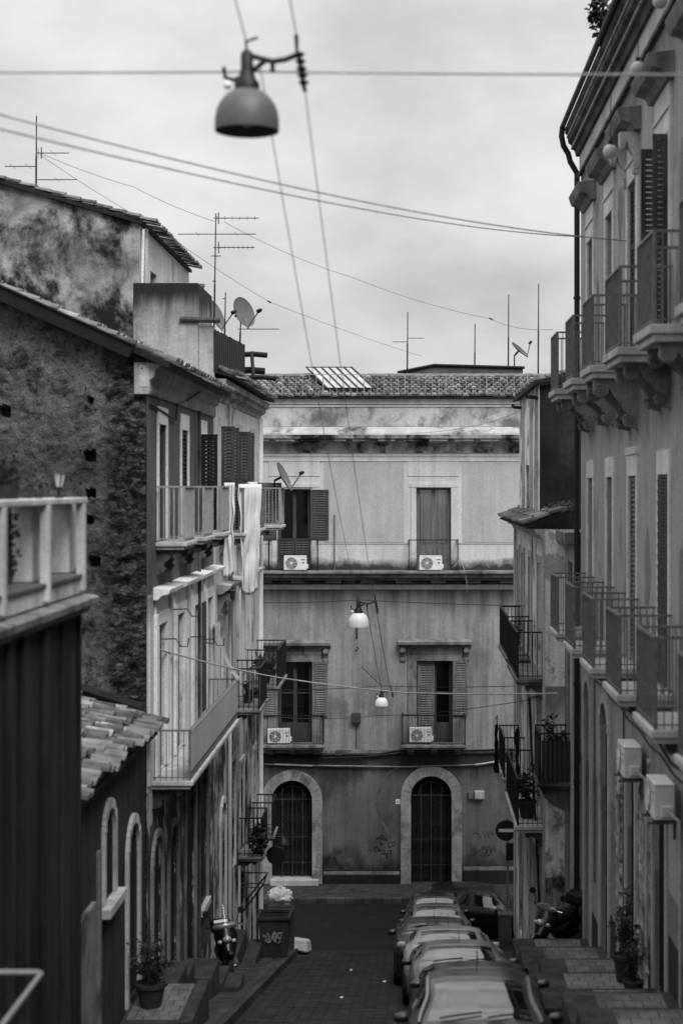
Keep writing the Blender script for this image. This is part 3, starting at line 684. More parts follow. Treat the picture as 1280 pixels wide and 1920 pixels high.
for a, b, c, d_, _ in arch+[dr_[2]]:
    mb = MB(FR); r = (b-a)/2; arch_ring(mb, a, b, c, d_-r, .17, -.02, .05, blocks=False); mb.build('arch_surround', M['sand_trim'], grand, bevel=.008)
    mb = MB(FR); mb.box(a-.02, b+.02, c, d_-r, -.13, -.08)
    cx = (a+b)/2; mb.prism([(cx-r*math.cos(math.pi*q/16), d_-r+.002+r*math.sin(math.pi*q/16)) for q in range(17)], 'n', -.13, -.08)
    for k in (0, 1):
        for z in range(3): mb.box(a+.08+k*r, a+r-.08+k*r, c+.2+z*1.4, c+1.4+z*1.4, -.078, -.06)
    mb.build('street_door', M['dark_wood'], grand)
for a, b, c, d_ in dr_[:2]:
    mb = MB(FR); mb.box(a-.12, a-.002, c, d_, -.02, .04); mb.box(b+.002, b+.12, c, d_, -.02, .04); mb.box(a-.12, b+.12, d_+.003, d_+.16, -.02, .04); mb.build('door_surround', M['sand_trim'], grand, bevel=.006)
    mb = MB(FR); mb.box(a, b, c, d_, -.13, -.08)
    for q in range(6): mb.box(a+.03+q*(b-a)/6, a+(q+1)*(b-a)/6-.03, c+.1, d_-.1, -.078, -.06)
    mb.build('street_door', M['dark_wood'], grand)
# bare, crumbled jambs between the doors, as in an opened-up shopfront
def rough_patch(u0, u1, v0, v1, sd, n=.03, parent=grand):
    mb = MB(); r = random.Random(sd); H = 46; W = 8
    lft = [r.uniform(-.09, .09) for _ in range(H+1)]; rgt = [r.uniform(-.09, .09) for _ in range(H+1)]
    def f(a, b):
        j = int(round(b*H)); u = u0+lft[j]+(u1+rgt[j]-u0-lft[j])*a; v = v0+(v1-v0)*b
        e = 0 if a in (0, 1) else n+.05*noise.noise((u*4, v*4, sd))+.03*noise.noise((u*13, v*13, sd))
        return FR(u, v, max(e, .002) if a not in (0, 1) else -.01)
    mb.grid(f, W, H); return mb.build('bare_masonry', M['crumbled'], parent)
rough_patch(26.35, 27.0, -7.9, -4.4, 1, .05); rough_patch(23.4, 24.5, -7.7, -4.0, 2, .04)
for a, b in ((29.7, 30.85), (26.0, 28.0), (32.25, 32.95), (23.2, 24.7), (19.3, 21.7)):
    mb = MB(FR); m_ = (a+b)/2; mb.box(a, b, road(b)+.1, road(m_)+1.2+.25, -.01, .018); mb.build('dado', M['grey_base'], grand, bevel=.008)

# ------------------------------------------------------------------ right: recessed narrow house and the peeling corner house beyond
FN = Fr('right', 3.38)
M['narrow_wall'] = plaster('narrow_wall', .22, .42, 1., .7, .6, .05, .8, .5, bump=.3, seed=41)
narrow = thing('narrow_house', (3.38, 34.1, -10.2), 'narrow dark house squeezed between the grey house and the peeling corner house', 'house')
mb = MB(FN); wall(mb, Y1+.16, 35.2, -10.7, -1.2, [(33.7, 34.5, -6.1, -3.6), (33.6, 34.5, -2.9, -1.6)], .12); mb.build('wall', M['narrow_wall'], narrow)
for v in ((-6.1, -3.6), (-2.9, -1.6)): window(FN, 33.7 if v[0] < -4 else 33.6, 34.5, v[0], v[1], -.06, narrow, 'window', 'mid_wood', 2, .3, 1)
mb = MB(FN); mb.box(Y1+.16, 35.2, -1.2, -.95, -3, .2); mb.build('coping', M['old_trim'], narrow, bevel=.02)
mb = MB(FN); mb.box(Y1+.17, Y1+.42, -10, -3, .0, .06); mb.build('pilaster', M['sand_trim'], narrow, bevel=.01)
# iron balcony closed with corrugated sheets
ba = balcony(FN, 33.35, 34.6, -6.2, .72, 1.05, narrow, 'cornice_dark', 'iron', .12, .1)
mb = MB(FN)
def corr(a, b, u):
    for i in range(24):
        n0 = .05+.64*i/24; n1 = .05+.64*(i+1)/24
        mb.box(n0, n1, 0, 0, 0, 0) if False else None
pts = [(.04+.62*i/48, 33.36-.018-.016*math.sin(i*.82)) for i in range(49)]
for p, q in zip(pts, pts[1:]): mb.quad((p[1], -6.14, p[0]), (q[1], -6.14, q[0]), (q[1], -5.3, q[0]), (p[1], -5.3, p[0]))
pts = [(33.36+1.2*i/60, .715+.016*math.sin(i*.82)) for i in range(61)]
for p, q in zip(pts, pts[1:]): mb.quad((p[0], -6.14, p[1]), (q[0], -6.14, q[1]), (q[0], -5.3, q[1]), (p[0], -5.3, p[1]))
mb.build('corrugated_sheet', M['grey_base'], ba)
mb = MB(FN); mb.prism([(0, -6.33), (.66, -6.33), (.6, -6.5), (.4, -6.68), (.1, -6.82), (0, -6.85)], 'u', 33.45, 34.5); mb.build('bracket', M['cornice_dark'], ba)

FC = Fr('right', 2.95); CB = 35.2; CE = 45.3
M['peel_wall'] = plaster('peel_wall', .55, .78, .9, .75, .9, .05, 1.3, .53, peel=.5, peel_col=.2, bump=.4, seed=51, bands=((-8.6, -11.5, .05, .6, -.2, .3), (-4.4, -6.2, .04, .6, -.15, .3)))
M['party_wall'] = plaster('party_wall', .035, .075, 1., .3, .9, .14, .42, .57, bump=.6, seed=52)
corner = thing('peeling_house', (2.95, 40, -12), 'peeling pale house with a tiled ledge and iron balconies at the right street corner', 'house')
hc = [(36.2, 37.1, -4.15, -1.75), (39.0, 39.9, -4.15, -1.75), (41.6, 42.5, -4.15, -1.75), (36.2, 37.1, -7.4, -5.1), (39.4, 40.3, -7.4, -5.1), (43.2, 44.1, -7.4, -5.1), (43.4, 44.2, -4.15, -1.75),
      (36.4, 37.4, -10.7, -8.2), (38.9, 39.7, -11.2, -8.3), (42.2, 43.3, -12, -9)]
mb = MB(FC); wall(mb, CB, CE, -12.8, -.95, hc, .1); mb.build('wall', M['peel_wall'], corner)
mb = MB(); mb.face([mb.raw(p) for p in ((2.95, CB, -11), (6, CB, -11), (6, CB, -.95), (2.95, CB, -.95))]); mb.build('side_wall', M['peel_wall'], corner)
mb = MB(); mb.face([mb.raw(p) for p in ((2.95, CE, -13.4), (8, CE, -13.4), (8, CE, -.95), (2.95, CE, -.95))])
mb.build('end_wall', M['peel_wall'], corner)
for h in hc[:7]:
    window(FC, *h[:4], -.05, corner, 'window', 'mid_wood', 2, .25, 1)
    mb = MB(FC); mb.box(h[0]-.14, h[0]-.002, h[2], h[3], -.02, .035); mb.box(h[1]+.002, h[1]+.14, h[2], h[3], -.02, .035); mb.box(h[0]-.14, h[1]+.14, h[3]+.003, h[3]+.17, -.02, .04); mb.build('window_surround', M['stone_trim'], corner, bevel=.006)
for h in hc[7:]:
    mb = MB(FC); mb.box(h[0], h[1], h[2], h[3], -.1, -.05)
    for q in range(4): mb.box(h[0]+.04, h[1]-.04, h[2]+.1+q*.6, h[2]+.6+q*.6, -.048, -.035)
    mb.build('street_door', M['dark_wood'], corner)
    mb = MB(FC); mb.box(h[0]-.12, h[0]-.002, h[2], h[3], -.02, .03); mb.box(h[1]+.002, h[1]+.12, h[2], h[3], -.02, .03); mb.build('door_jamb', M['stone_trim'], corner, bevel=.006)
for a, b in ((CB, CB+.4), (CE-.4, CE)):
    mb = MB(FC); mb.box(a+.003, b-.003, -12.6, -1.0, -.02, .05); mb.build('pilaster', M['stone_trim'], corner, bevel=.01)
# tiled ledge over the first floor
mb = MB(FC); mb.prism([(0, -1.18), (.06, -1.18), (.1, -1.08), (.2, -1.04), (.24, -.94), (0, -.94)], 'u', CB, CE+.1); mb.build('ledge', M['stone_trim'], corner, bevel=.006)
mb = MB(FC); mb.prism([(-.5, -.938), (.42, -.93), (.42, -.89), (-.5, -.52)], 'u', CB, CE+.25); led = mb.build('ledge_roof', M['tile_bed'], corner)
mb = MB(); dn = Vector((-.92, 0, -.37)).normalized(); nr = Vector((-.37, 0, .92)).normalized()
def fl(i, j): return Vector((3.38, CB+.1+i*.2, -.50))+dn*(j*.31), Vector((0, 1, 0)), dn, nr, .31
barrel_tiles(mb, fl, 51, 3, .09, .03); mb.build('ledge_tiles', TILES, led)
# set-back top storey: stained street side, dark party wall towards us
FT = Fr('right', 3.02); T0, T1 = 37.6, 44.6
M['drip_wall'] = plaster('drip_wall', .6, .82, 1.4, .95, .95, .03, 1.1, .5, bump=.3, seed=53)
ht = [(38.6, 39.3, -.75, .55), (41.0, 41.9, -.75, .55)]
mb = MB(FT); wall(mb, T0, T1, -.95, 2.45, ht, .1); mb.build('top_wall', M['drip_wall'], corner)
for h in ht: window(FT, *h, -.05, corner, 'window', 'dark_wood', 2, .0, 1)
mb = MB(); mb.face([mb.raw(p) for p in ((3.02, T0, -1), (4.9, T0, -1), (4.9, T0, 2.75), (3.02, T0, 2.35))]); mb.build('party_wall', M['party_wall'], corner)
mb = MB(); mb.face([mb.raw(p) for p in ((3.02, T1, -1), (6, T1, -1), (6, T1, 2.9), (3.02, T1, 2.4))]); mb.build('end_wall', M['drip_wall'], corner)
mb = MB()
o = [(2.86, 2.36), (5.2, 2.95), (5.2, 3.05), (2.86, 2.46)]
A = [mb.raw((x, T0-.15, z)) for x, z in o]; B = [mb.raw((x, T1+.3, z)) for x, z in o]
mb.face(A); mb.face(B[::-1])
for i in range(4): mb.face((A[i], B[i], B[(i+1) % 4], A[(i+1) % 4]))
rf = mb.build('roof', M['tile_bed'], corner)
mb = MB(); dn2 = Vector((-2.34, 0, -.59)).normalized(); nr2 = Vector((-.59, 0, 2.34)).normalized()
def fl2(i, j): return Vector((5.2, T0-.05+i*.2, 3.05))+dn2*(j*.34), Vector((0, 1, 0)), dn2, nr2, .34
barrel_tiles(mb, fl2, 36, 7, .09, .03, 5); mb.build('roof_tiles', TILES, rf)
mb = MB(FT)
for u, w_ in ((38.15, .1), (39.8, .12), (42.6, .14)): mb.box(u, u+w_, -.9, 2.3, 0, .07)
mb.build('downpipe', M['stone_trim'], corner, bevel=.01)
for u in (38.05, 43.0):
    mb = MB(); mb.tube([(3.02, u, 2.1), (2.75, u, 2.14), (2.72, u, 2.2)], .05, 6); mb.build('gutter_spout', M['iron'], corner)
# terrace between the party wall and the narrow house
mb = MB(); mb.face([mb.raw(p) for p in ((3.4, 33.2, -1), (5.5, 33.2, -1), (5.5, 37.6, -1), (3.4, 37.6, -1))]); mb.build('terrace_floor', M['concrete'], corner)
mb = MB(FC); mb.box(CB+.02, 36.9, -.93, -.45, -.5, -.36); mb.build('terrace_parapet', M['old_trim'], corner, bevel=.015)
# long balconies
for v, us in ((-4.25, ((35.35, 38.4), (39.6, 43.0))), (-7.5, ((35.35, 39.3), (41.2, 43.4)))):
    for a, b in us:
        ba = balcony(FC, a, b, v, .62 if a < 36 else .58, 1.03, corner, 'old_trim' if v > -6 else 'stone_trim', 'iron', .16, .11, b=.008)
        k = max(2, int((b-a)/1.1))
        for i in range(k+1): scroll_bracket(FC, a+.12+(b-a-.24)*i/k, v-.16, .42, .32, ba, 'cornice_dark', .14)
mb = MB(FC); mb.tube([FC(35.9, -4.7, .04), FC(35.9, -4.75, .3), FC(35.9, -9.8, .05)], .03, 6); mb.build('cable_riser', M['wire'], corner)

# cables and a conduit clipped along the grey house
mb = MB(); mb.tube([FR(Y1-.2, -3.45, .03)]+[FR(Y1-.8-i*1.2, -3.42-.10*(i % 2)-.02*i, .035) for i in range(15)], .022, 6); mb.tube([FR(Y1-.2, -3.55, .03)]+[FR(Y1-.8-i*1.1, -3.56-.06*((i+1) % 2)-.02*i, .03) for i in range(15)], .014, 5); mb.build('wall_cable', M['wire'], grand, True)
for u, v0, v1 in ((30.3, -3.4, -7.5), (26.15, -3.5, -8.0), (20.3, -3.6, -7.0)):
    mb = MB(); mb.tube([FR(u, v0, .03), FR(u+.02, (v0+v1)/2, .03), FR(u-.01, v1, .03)], .02, 6); mb.build('conduit', M['grey_iron'], grand)
M['repair'] = plaster('repair', .22, .3, 2., .3, .4, .12, 1.2, .53, bump=.4, seed=39)
for k_, (u, v, ru, rv) in enumerate(((23.7, -1.2, .28, .7), (30.0, 3.2, .25, .9), (26.8, 4.6, .3, .5), (20.6, 3.4, .35, 1.2), (29.8, -5.6, .3, .9), (20.6, -1.5, .3, .9))):
    r = random.Random(k_); mb = MB(FR); pts = [(u+ru*math.cos(t*.3927)*r.uniform(.6, 1.1), v+rv*math.sin(t*.3927)*r.uniform(.6, 1.1)) for t in range(16)]
    mb.prism(pts, 'n', -.01, .006); mb.build('plaster_repair', M['repair'], grand)

# ------------------------------------------------------------------ left: the old house with the rubble gable
XL = -4.29
FL = Fr('left', XL)
GY = 26.0
M['gable'] = None
k = NT('rubble'); p = k.pos(off=(.3, .2, .1))
wob = k.n('ShaderNodeVectorMath'); wob.operation = 'ADD'
nz = k.n('ShaderNodeTexNoise'); nz.inputs['Scale'].default_value = 5; nz.inputs['Detail'].default_value = 4; k.l(p, nz.inputs['Vector'])
sc_ = k.n('ShaderNodeVectorMath'); sc_.operation = 'SCALE'; sc_.inputs['Scale'].default_value = .12; k.l(nz.outputs['Color'], sc_.inputs[0]); k.l(p, wob.inputs[0]); k.l(sc_.outputs[0], wob.inputs[1])
mpv = k.n('ShaderNodeMapping'); mpv.inputs['Scale'].default_value = (.8, .8, 1.7); k.l(wob.outputs[0], mpv.inputs[0])
v1 = k.n('ShaderNodeTexVoronoi'); v1.inputs['Scale'].default_value = 12.; v1.feature = 'DISTANCE_TO_EDGE'; k.l(mpv.outputs[0], v1.inputs['Vector'])
v2 = k.n('ShaderNodeTexVoronoi'); v2.inputs['Scale'].default_value = 12.; k.l(mpv.outputs[0], v2.inputs['Vector'])
cb = k.n('ShaderNodeRGBToBW'); k.l(v2.outputs['Color'], cb.inputs[0])
fine = k.noise(p, 26, 6, .75); mid_ = k.noise(p, 6, 7, .7); big = k.noise(p, .55, 8, .65)
cover = k.rng(k.noise(p, 2.2, 11, .8), .38, .47)          # where mortar still covers the stones
stone = k.op('MULTIPLY', k.rng(cb.outputs[0], .2, .8, .05, .22), k.rng(v1.outputs[0], 0, .06, .4, 1))
mort = k.mix(k.rng(fine, .3, .7), .11, .24)
spx = k.n('ShaderNodeSeparateXYZ'); k.l(k.pos(), spx.inputs[0])
edge = k.rng(k.op('ADD', spx.outputs[0], k.op('MULTIPLY', k.op('SUBTRACT', mid_, .5), .9)), -5.0, -4.75)    # bare dark quoins at the street corner
cov2 = k.mix(edge, cover, k.op('MULTIPLY', cover, .15))
col = k.mix(cov2, stone, mort)
col = k.mix(k.op('MULTIPLY', edge, .5), col, k.op('MULTIPLY', stone, .6))
col = k.op('MULTIPLY', k.op('MULTIPLY', col, k.rng(big, .35, .65, .7, 1.25)), k.rng(mid_, .3, .7, .7, 1.3))
spots = k.rng(k.noise(k.pos(off=(5, 5, 5)), 3.4, 8, .75), .69, .72); col = k.mix(k.op('MULTIPLY', spots, .85), col, .34)
pits = k.rng(k.noise(k.pos(off=(1, 8, 2)), 13, 6, .75), .575, .62); col = k.mix(k.op('MULTIPLY', pits, .8), col, .015)
k.bump(k.op('ADD', k.op('ADD', k.op('MULTIPLY', k.op('MINIMUM', v1.outputs[0], .12), k.op('SUBTRACT', 5, k.op('MULTIPLY', cov2, 4))), k.op('MULTIPLY', fine, .5)), k.op('MULTIPLY', mid_, 1.2)), 1., .07)
M['rubble'] = k.fin(col, .95, .15)
M['upper_plaster'] = plaster('upper_plaster', .13, .2, .9, .7, .4, .035, 1., .54, bump=.25, seed=61)
M['pale_plaster'] = plaster('pale_plaster', .46, .6, .8, .7, .7, .13, 1.2, .54, bump=.25, seed=62, bands=((-1.7, -2.6, .08, .6, -.2, .3),))
M['street_plaster'] = plaster('street_plaster', .06, .17, 1.2, .5, .85, .02, 1., .50, peel=.9, pk=.53, peel_col=.5, peel_scale=1.4, bump=.45, seed=63)
M['white_lintel'] = plaster('white_lintel', .58, .72, 1.2, .4, .2, .3, 1.2, .56, bump=.1, seed=64)
M['eave_wall'] = plaster('eave_wall', .26, .42, 1.4, .4, .6, .06, 1.1, .52, bump=.3, seed=65)

old = thing('old_house', (XL, 30, -8.6), 'old house on the left with a rubble gable wall and one long railed balcony', 'house')
UB = 34.8
def rake(x): return 2.05-.44*(x-XL)     # underside of the roof on the gable
holes = [(px, py, 4 if py == 750 else (7 if 920 < py < 980 else 9)) for px, py in ((168, 856), (172, 925), (168, 975), (178, 1055), (8, 772), (4, 918), (170, 750))]
HS = [((px-770)*GY/3000, (912-py)*GY/3000, h*GY/3000) for px, py, h in holes]
mb = MB(); NX, NZ = 150, 250; xa, xb, za, zb = -9.6, XL, -9.0, 1.0
def gf(a, b):
    x = xa+(xb-xa)*a; top = rake(x)+.02; z = za+(top-za)*b
    d_ = .035*noise.noise((x*3, z*3, 1))+.03*noise.noise((x*8, z*8, 4))+.02*noise.noise((x*17, z*17, 7))
    if x > -4.95+.15*noise.noise((1, z*2.5, 4)): d_ += .10*noise.noise((x*5, z*6, 2))-.03
    for hx, hz, h in HS:
        e_ = max(abs(x-hx)/(h*1.0), abs(z-hz)/(h*.9))+.25*noise.noise((x*7, z*7, 3))
        if e_ < 1.25: d_ -= .30*min(1, (1.25-e_)/.25)
    if a == 1: d_ = min(d_, 0)
    return (x, GY-d_, z)
mb.grid(gf, NX, NZ); mb.build('gable_wall', M['rubble'], old, True)
w1 = [(u-.42, u+.42, -.92, 1.06) for u in (27.6, 30.3, 33.0)]
w2 = [(u-.45, u+.45, -4.86, -2.35) for u in (27.45, 29.6, 31.9, 33.9)]
g0 = [(26.5, 27.5, -8.4, -5.9, True), (28.3, 29.3, -9.0, -6.1, True), (30.4, 31.7, -9.5, -5.5), (32.4, 33.6, -8.6, -5.4)]
mb = MB(FL); wall(mb, GY+.01, UB, -1.78, 1.5, w1, .1); mb.build('upper_wall', M['upper_plaster'], old)
mb = MB(FL); wall(mb, GY+.01, UB, -5.0, -1.78, w2, .1); mb.build('middle_wall', M['pale_plaster'], old)
mb = MB(FL); wall(mb, GY+.01, UB, -11.2, -5.0, g0, .1); mb.build('street_wall', M['street_plaster'], old)
mb = MB(FL); mb.prism([(-.2, 1.5), (.04, 1.5), (.06, 1.56), (.05, 1.72), (.12, 1.78), (.15, 1.9), (.22, 1.93), (.24, 2.0), (-.2, 2.02)], 'u', GY-.02, UB); mb.build('cornice', M['eave_wall'], old, bevel=.006)
mb = MB(FL); mb.box(GY-.03, GY+.16, 1.6, 1.98, -.12, .05); mb.build('corner_stone', M['stone_trim'], old, bevel=.03)
# roof: dark rake board on the gable, tiles along the eaves
rd = Vector((1, 0, -.44)).normalized(); rn = Vector((.44, 0, 1)).normalized()
mb = MB()
a0 = Vector((-9.8, 0, rake(-9.8)+.03)); a1 = Vector((-3.92, 0, rake(-3.92)+.03))
o = [a0, a1, a1+rn*.10, a0+rn*.10]; A = [mb.raw(p+Vector((0, GY-.16, 0))) for p in o]; B = [mb.raw(p+Vector((0, UB-.1, 0))) for p in o]
mb.face(A); mb.face(B[::-1]); 
for i in range(4): mb.face((A[i], B[i], B[(i+1) % 4], A[(i+1) % 4]))
rf = mb.build('roof', M['tile_bed'], old)
mb = MB(); b1 = Vector((-4.5, 0, rake(-4.5)))
o = [a0-rn*.10, b1-rn*.08, b1+rn*.13, a0+rn*.14]; A = [mb.raw(p+Vector((0, GY-.3, 0))) for p in o]; B = [mb.raw(p+Vector((0, GY-.17, 0))) for p in o]
mb.face(A); mb.face(B[::-1])
for i in range(4): mb.face((A[i], B[i], B[(i+1) % 4], A[(i+1) % 4]))
mb.build('rake_board', M['dark_wood'], rf)
mb = MB(); o = [a0+rn*.142, b1+rn*.132, b1+rn*.155, a0+rn*.165]; A = [mb.raw(p+Vector((0, GY-.34, 0))) for p in o]; B = [mb.raw(p+Vector((0, GY-.12, 0))) for p in o]
mb.face(A); mb.face(B[::-1])
for i in range(4): mb.face((A[i], B[i], B[(i+1) % 4], A[(i+1) % 4]))
mb.build('rake_capping', M['iron'], rf)
mb = MB()
def fo(i, j): return Vector((-3.86, GY+.02+i*.2, rake(-3.86)+.15))-rd*(4.2-j*.35), Vector((0, 1, 0)), rd, rn, .35
barrel_tiles(mb, fo, 43, 12, .092, .035, 8); mb.build('roof_tiles', TILES, rf)
for i, (a, b, v0, v1) in enumerate(w1):
    mb = MB(FL); mb.box(a-.12, b+.12, v1+.003, v1+.30, -.02, .03); mb.box(a-.13, a-.002, v0, v1, -.02, .03); mb.box(b+.002, b+.13, v0, v1, -.02, .03); mb.build('window_surround', M['white_lintel'], old, bevel=.006)
    window(FL, a, b, v0, v1, -.05, old, 'balcony_door', 'mid_wood', 2, .3, 1)
    if i == 1: shutter(FL, a+.01, b-.01, v0+.02, v1-.02, -.045, old, 'dark_wood', panels=2)
    if i == 2:
        shutter(Fr('front', a-.02), XL+.04, XL+.36, v0+.02, v1, -.02, old, 'dark_wood', panels=2); shutter(FL, b+.02, b+.44, v0+.02, v1, .05, old, 'dark_wood', panels=2)
for u in (27.55, 30.1, 32.9):
    ba = balcony(FL, u-.62, u+.62, -.94, .5, .94, old, 'stone_trim', 'pale_iron', .13, .1, b=.008)
    for q in (-.45, .45): scroll_bracket(FL, u+q, -1.07, .4, .42, ba, 'cornice_dark', .16)
for i, (a, b, v0, v1) in enumerate(w2):
    mb = MB(FL); mb.box(a-.26, a-.002, v0, v1, -.02, .06); mb.box(b+.002, b+.26, v0, v1, -.02, .06); mb.box(a-.26, b+.26, v1+.003, v1+.2, -.02, .06); mb.box(a-.2, b+.2, v1+.2, v1+.45, -.02, .03)
    mb.prism([(0, v1+.45), (.08, v1+.45), (.14, v1+.52), (.26, v1+.55), (.28, v1+.63), (0, v1+.66)], 'u', a-.34, b+.34); mb.build('door_surround', M['white_lintel'], old, bevel=.008)
    window(FL, a, b, v0, v1, -.05, old, 'balcony_door', 'grey_wood', 2, .3, 1)
    if i == 2: shutter(FL, b+.02, b+.42, v0+.3, v1, .07, old, 'mid_wood', panels=2)
for u in (26.25, 28.55, 30.8): 
    mb = MB(FL); mb.box(u-.13, u+.13, -4.9, -1.8, -.02, .045); mb.build('pilaster', M['pale_plaster'], old, bevel=.01)
ba = balcony(FL, 26.5, 33.6, -4.88, .66, .84, old, 'stone_trim', 'grey_iron', .14, .1, b=.008)
for i in range(6): scroll_bracket(FL, 26.7+i*1.35, -5.02, .5, .35, ba, 'cornice_dark', .16)
mb = MB(FL); mb.box(26.6, 33.5, -4.1, -4.04, .60, .66); mb.box(26.55, 33.55, -4.72, -4.12, .648, .656); mb.build('screen', M['pal_panel'], ba)
for i, (a, b, c, d_, *ar) in enumerate(g0):
    if ar:
        mb = MB(FL); r = (b-a)/2; arch_ring(mb, a, b, c, d_-r, .13, -.02, .05, blocks=False); mb.build('arch_surround', M['old_trim'], old, bevel=.008)
    else:
        mb = MB(FL); mb.box(a-.12, a-.002, c, d_, -.02, .05); mb.box(b+.002, b+.12, c, d_, -.02, .05); mb.box(a-.12, b+.12, d_+.003, d_+.14, -.02, .05); mb.build('door_jamb', M['old_trim'], old, bevel=.008)
    mb = MB(FL); mb.box(a, b, c, d_, -.1, -.05)
    for z in range(4): mb.box(a+.05, b-.05, c+.1+z*.8, min(d_-.05, c+.8+z*.8), -.048, -.03)
    mb.build('street_door', M['dark_wood'], old)
mb = MB(FL); mb.box(32.45, 33.65, -8.75, -8.6, -.02, .1); mb.build('window_sill', M['stone_trim'], old, bevel=.01)
mb = MB(); mb.tube([(XL+.08, 31.9, 1.5), (XL+.08, 31.9, -10)], .035, 7); mb.build('downpipe', M['cornice_dark'], old)
mb = MB(); mb.tube([(XL+.03, 26.2, 1.35), (XL+.05, 28.9, 1.2), (XL+.05, 29.1, 1.5), (XL+.06, 30.2, 1.62), (XL+.28, 30.4, 1.8)], .02, 5); mb.build('wall_cable', M['wire'], old)
for i, (y, z) in enumerate(((27.2, -2.6), (28.6, -2.2), (30.8, -2.9), (32.4, -3.1))):
    mb = MB(); mb.tube([(XL, y, z), (XL+.3, y, z+.01), (XL+.38, y, z-.12), (XL+.5, y, z-.12), (XL+.52, y, z+.02)], .012, 5); mb.build('line_hook', M['iron'], old)

# ------------------------------------------------------------------ left: the pale house at the corner
pale = thing('pale_house', (XL, 40, -11.9), 'pale plastered house at the left street corner with small iron balconies', 'house')
LE = 45.2
M['house_plaster'] = plaster('house_plaster', .46, .6, .8, .7, .7, .12, 1.0, .55, bump=.2, seed=71)
M['low_plaster'] = plaster('low_plaster', .34, .56, 1., .6, .95, .03, 1.0, .47, peel=.8, pk=.54, peel_col=.09, bump=.4, seed=72)
w1 = [(u-.42, u+.42, -1.02, 1.35) for u in (36.4, 39.9, 43.3)]
w2 = [(u-.45, u+.45, -5.15, -2.6) for u in (36.2, 38.3, 40.6, 43.2)]
g0 = [(36.0, 36.9, -10.9, -7.2, True), (38.0, 38.9, -9.2, -6.6), (40.0, 41., -12, -9.6), (42.6, 43.5, -12.4, -9.7), (40.1, 40.9, -9.15, -7.0), (43.3, 44.1, -9.3, -7.2)]
mb = MB(FL); wall(mb, UB+.01, LE, -1.9, 1.9, w1, .1); mb.build('upper_wall', M['house_plaster'], pale)
mb = MB(FL); wall(mb, UB+.01, LE, -5.3, -1.9, w2, .1); mb.build('middle_wall', M['house_plaster'], pale)
mb = MB(FL); wall(mb, UB+.01, LE, -13.3, -5.3, g0, .1); mb.build('street_wall', M['low_plaster'], pale)
mb = MB(); mb.face([mb.raw(p) for p in ((XL, LE, -13.4), (-11, LE, -13.4), (-11, LE, 1.9), (XL, LE, 1.9))]); mb.build('end_wall', M['house_plaster'], pale)
mb = MB(); mb.face([mb.raw(p) for p in ((XL, UB+.02, 0), (-11, UB+.02, 0), (-11, UB+.02, 2.3), (XL, UB+.02, 2.3))]); mb.build('side_wall', M['eave_wall'], pale)
mb = MB(FL); mb.prism([(-.2, 1.9), (.03, 1.9), (.05, 2.0), (.12, 2.04), (.13, 2.16), (.26, 2.2), (.28, 2.34), (-.2, 2.36)], 'u', UB, LE+.28)
u = UB+.1
while u < LE: mb.box(u, u+.09, 2.05, 2.16, .131, .2); u += .2
mb.build('cornice', M['eave_wall'], pale)
rd2 = Vector((1, 0, -.3)).normalized(); rn2 = Vector((.3, 0, 1)).normalized()
mb = MB(); o = [Vector((-7.5, 0, 3.4)), Vector((-3.86, 0, 2.36)), Vector((-3.86, 0, 2.42)), Vector((-7.5, 0, 3.46))]
o = [Vector((-4.9, 0, 2.62)), Vector((-3.86, 0, 2.37)), Vector((-3.86, 0, 2.43)), Vector((-4.9, 0, 2.7))]
A = [mb.raw(p+Vector((0, UB, 0))) for p in o]; B = [mb.raw(p+Vector((0, LE+.3, 0))) for p in o]; mb.face(A); mb.face(B[::-1])
for i in range(4): mb.face((A[i], B[i], B[(i+1) % 4], A[(i+1) % 4]))
rf = mb.build('roof', M['tile_bed'], pale)
mb = MB()
def fp(i, j): return Vector((-3.80, UB+.12+i*.2, 2.44))-rd2*(1.05-j*.35), Vector((0, 1, 0)), rd2, rn2, .35
barrel_tiles(mb, fp, 52, 3, .092, .03, 9); mb.build('roof_tiles', TILES, rf)
mb = MB(); mb.face([mb.raw(p) for p in ((-4.9, UB, 2.66), (-11, UB, 2.66), (-11, LE, 2.66), (-4.9, LE, 2.66))]); mb.build('roof_terrace', M['concrete'], pale)
for i, (a, b, v0, v1) in enumerate(w1):
    mb = MB(FL); mb.box(a-.14, b+.14, v1+.003, v1+.2, -.02, .04); mb.box(a-.14, a-.002, v0, v1, -.02, .04); mb.box(b+.002, b+.14, v0, v1, -.02, .04); mb.build('window_surround', M['stone_trim'], pale, bevel=.006)
    window(FL, a, b, v0, v1, -.05, pale, 'balcony_door', 'dark_wood', 2, .3, 1)
    if i < 2:
        for y in (a-.03, b+.03): shutter(Fr('front', y), XL+.04, XL+.34, v0+.02, v1, -.02, pale, 'mid_wood', panels=2)
    else: shutter(Fr('front', b+.1), XL+.05, XL+.75, v0+.1, .1, -.02, pale, 'grey_wood', panels=1)
for i, u in enumerate((36.4, 39.9, 43.3)):
    ba = balcony(FL, u-.65, u+.75, -1.04, .58 if i < 2 else .82, 1.0, pale, 'stone_trim', 'grey_iron' if i < 2 else 'pale_iron', .13, .1)
    for q in (-.45, .5): scroll_bracket(FL, u+q, -1.17, .42, .4, ba, 'old_trim', .16)
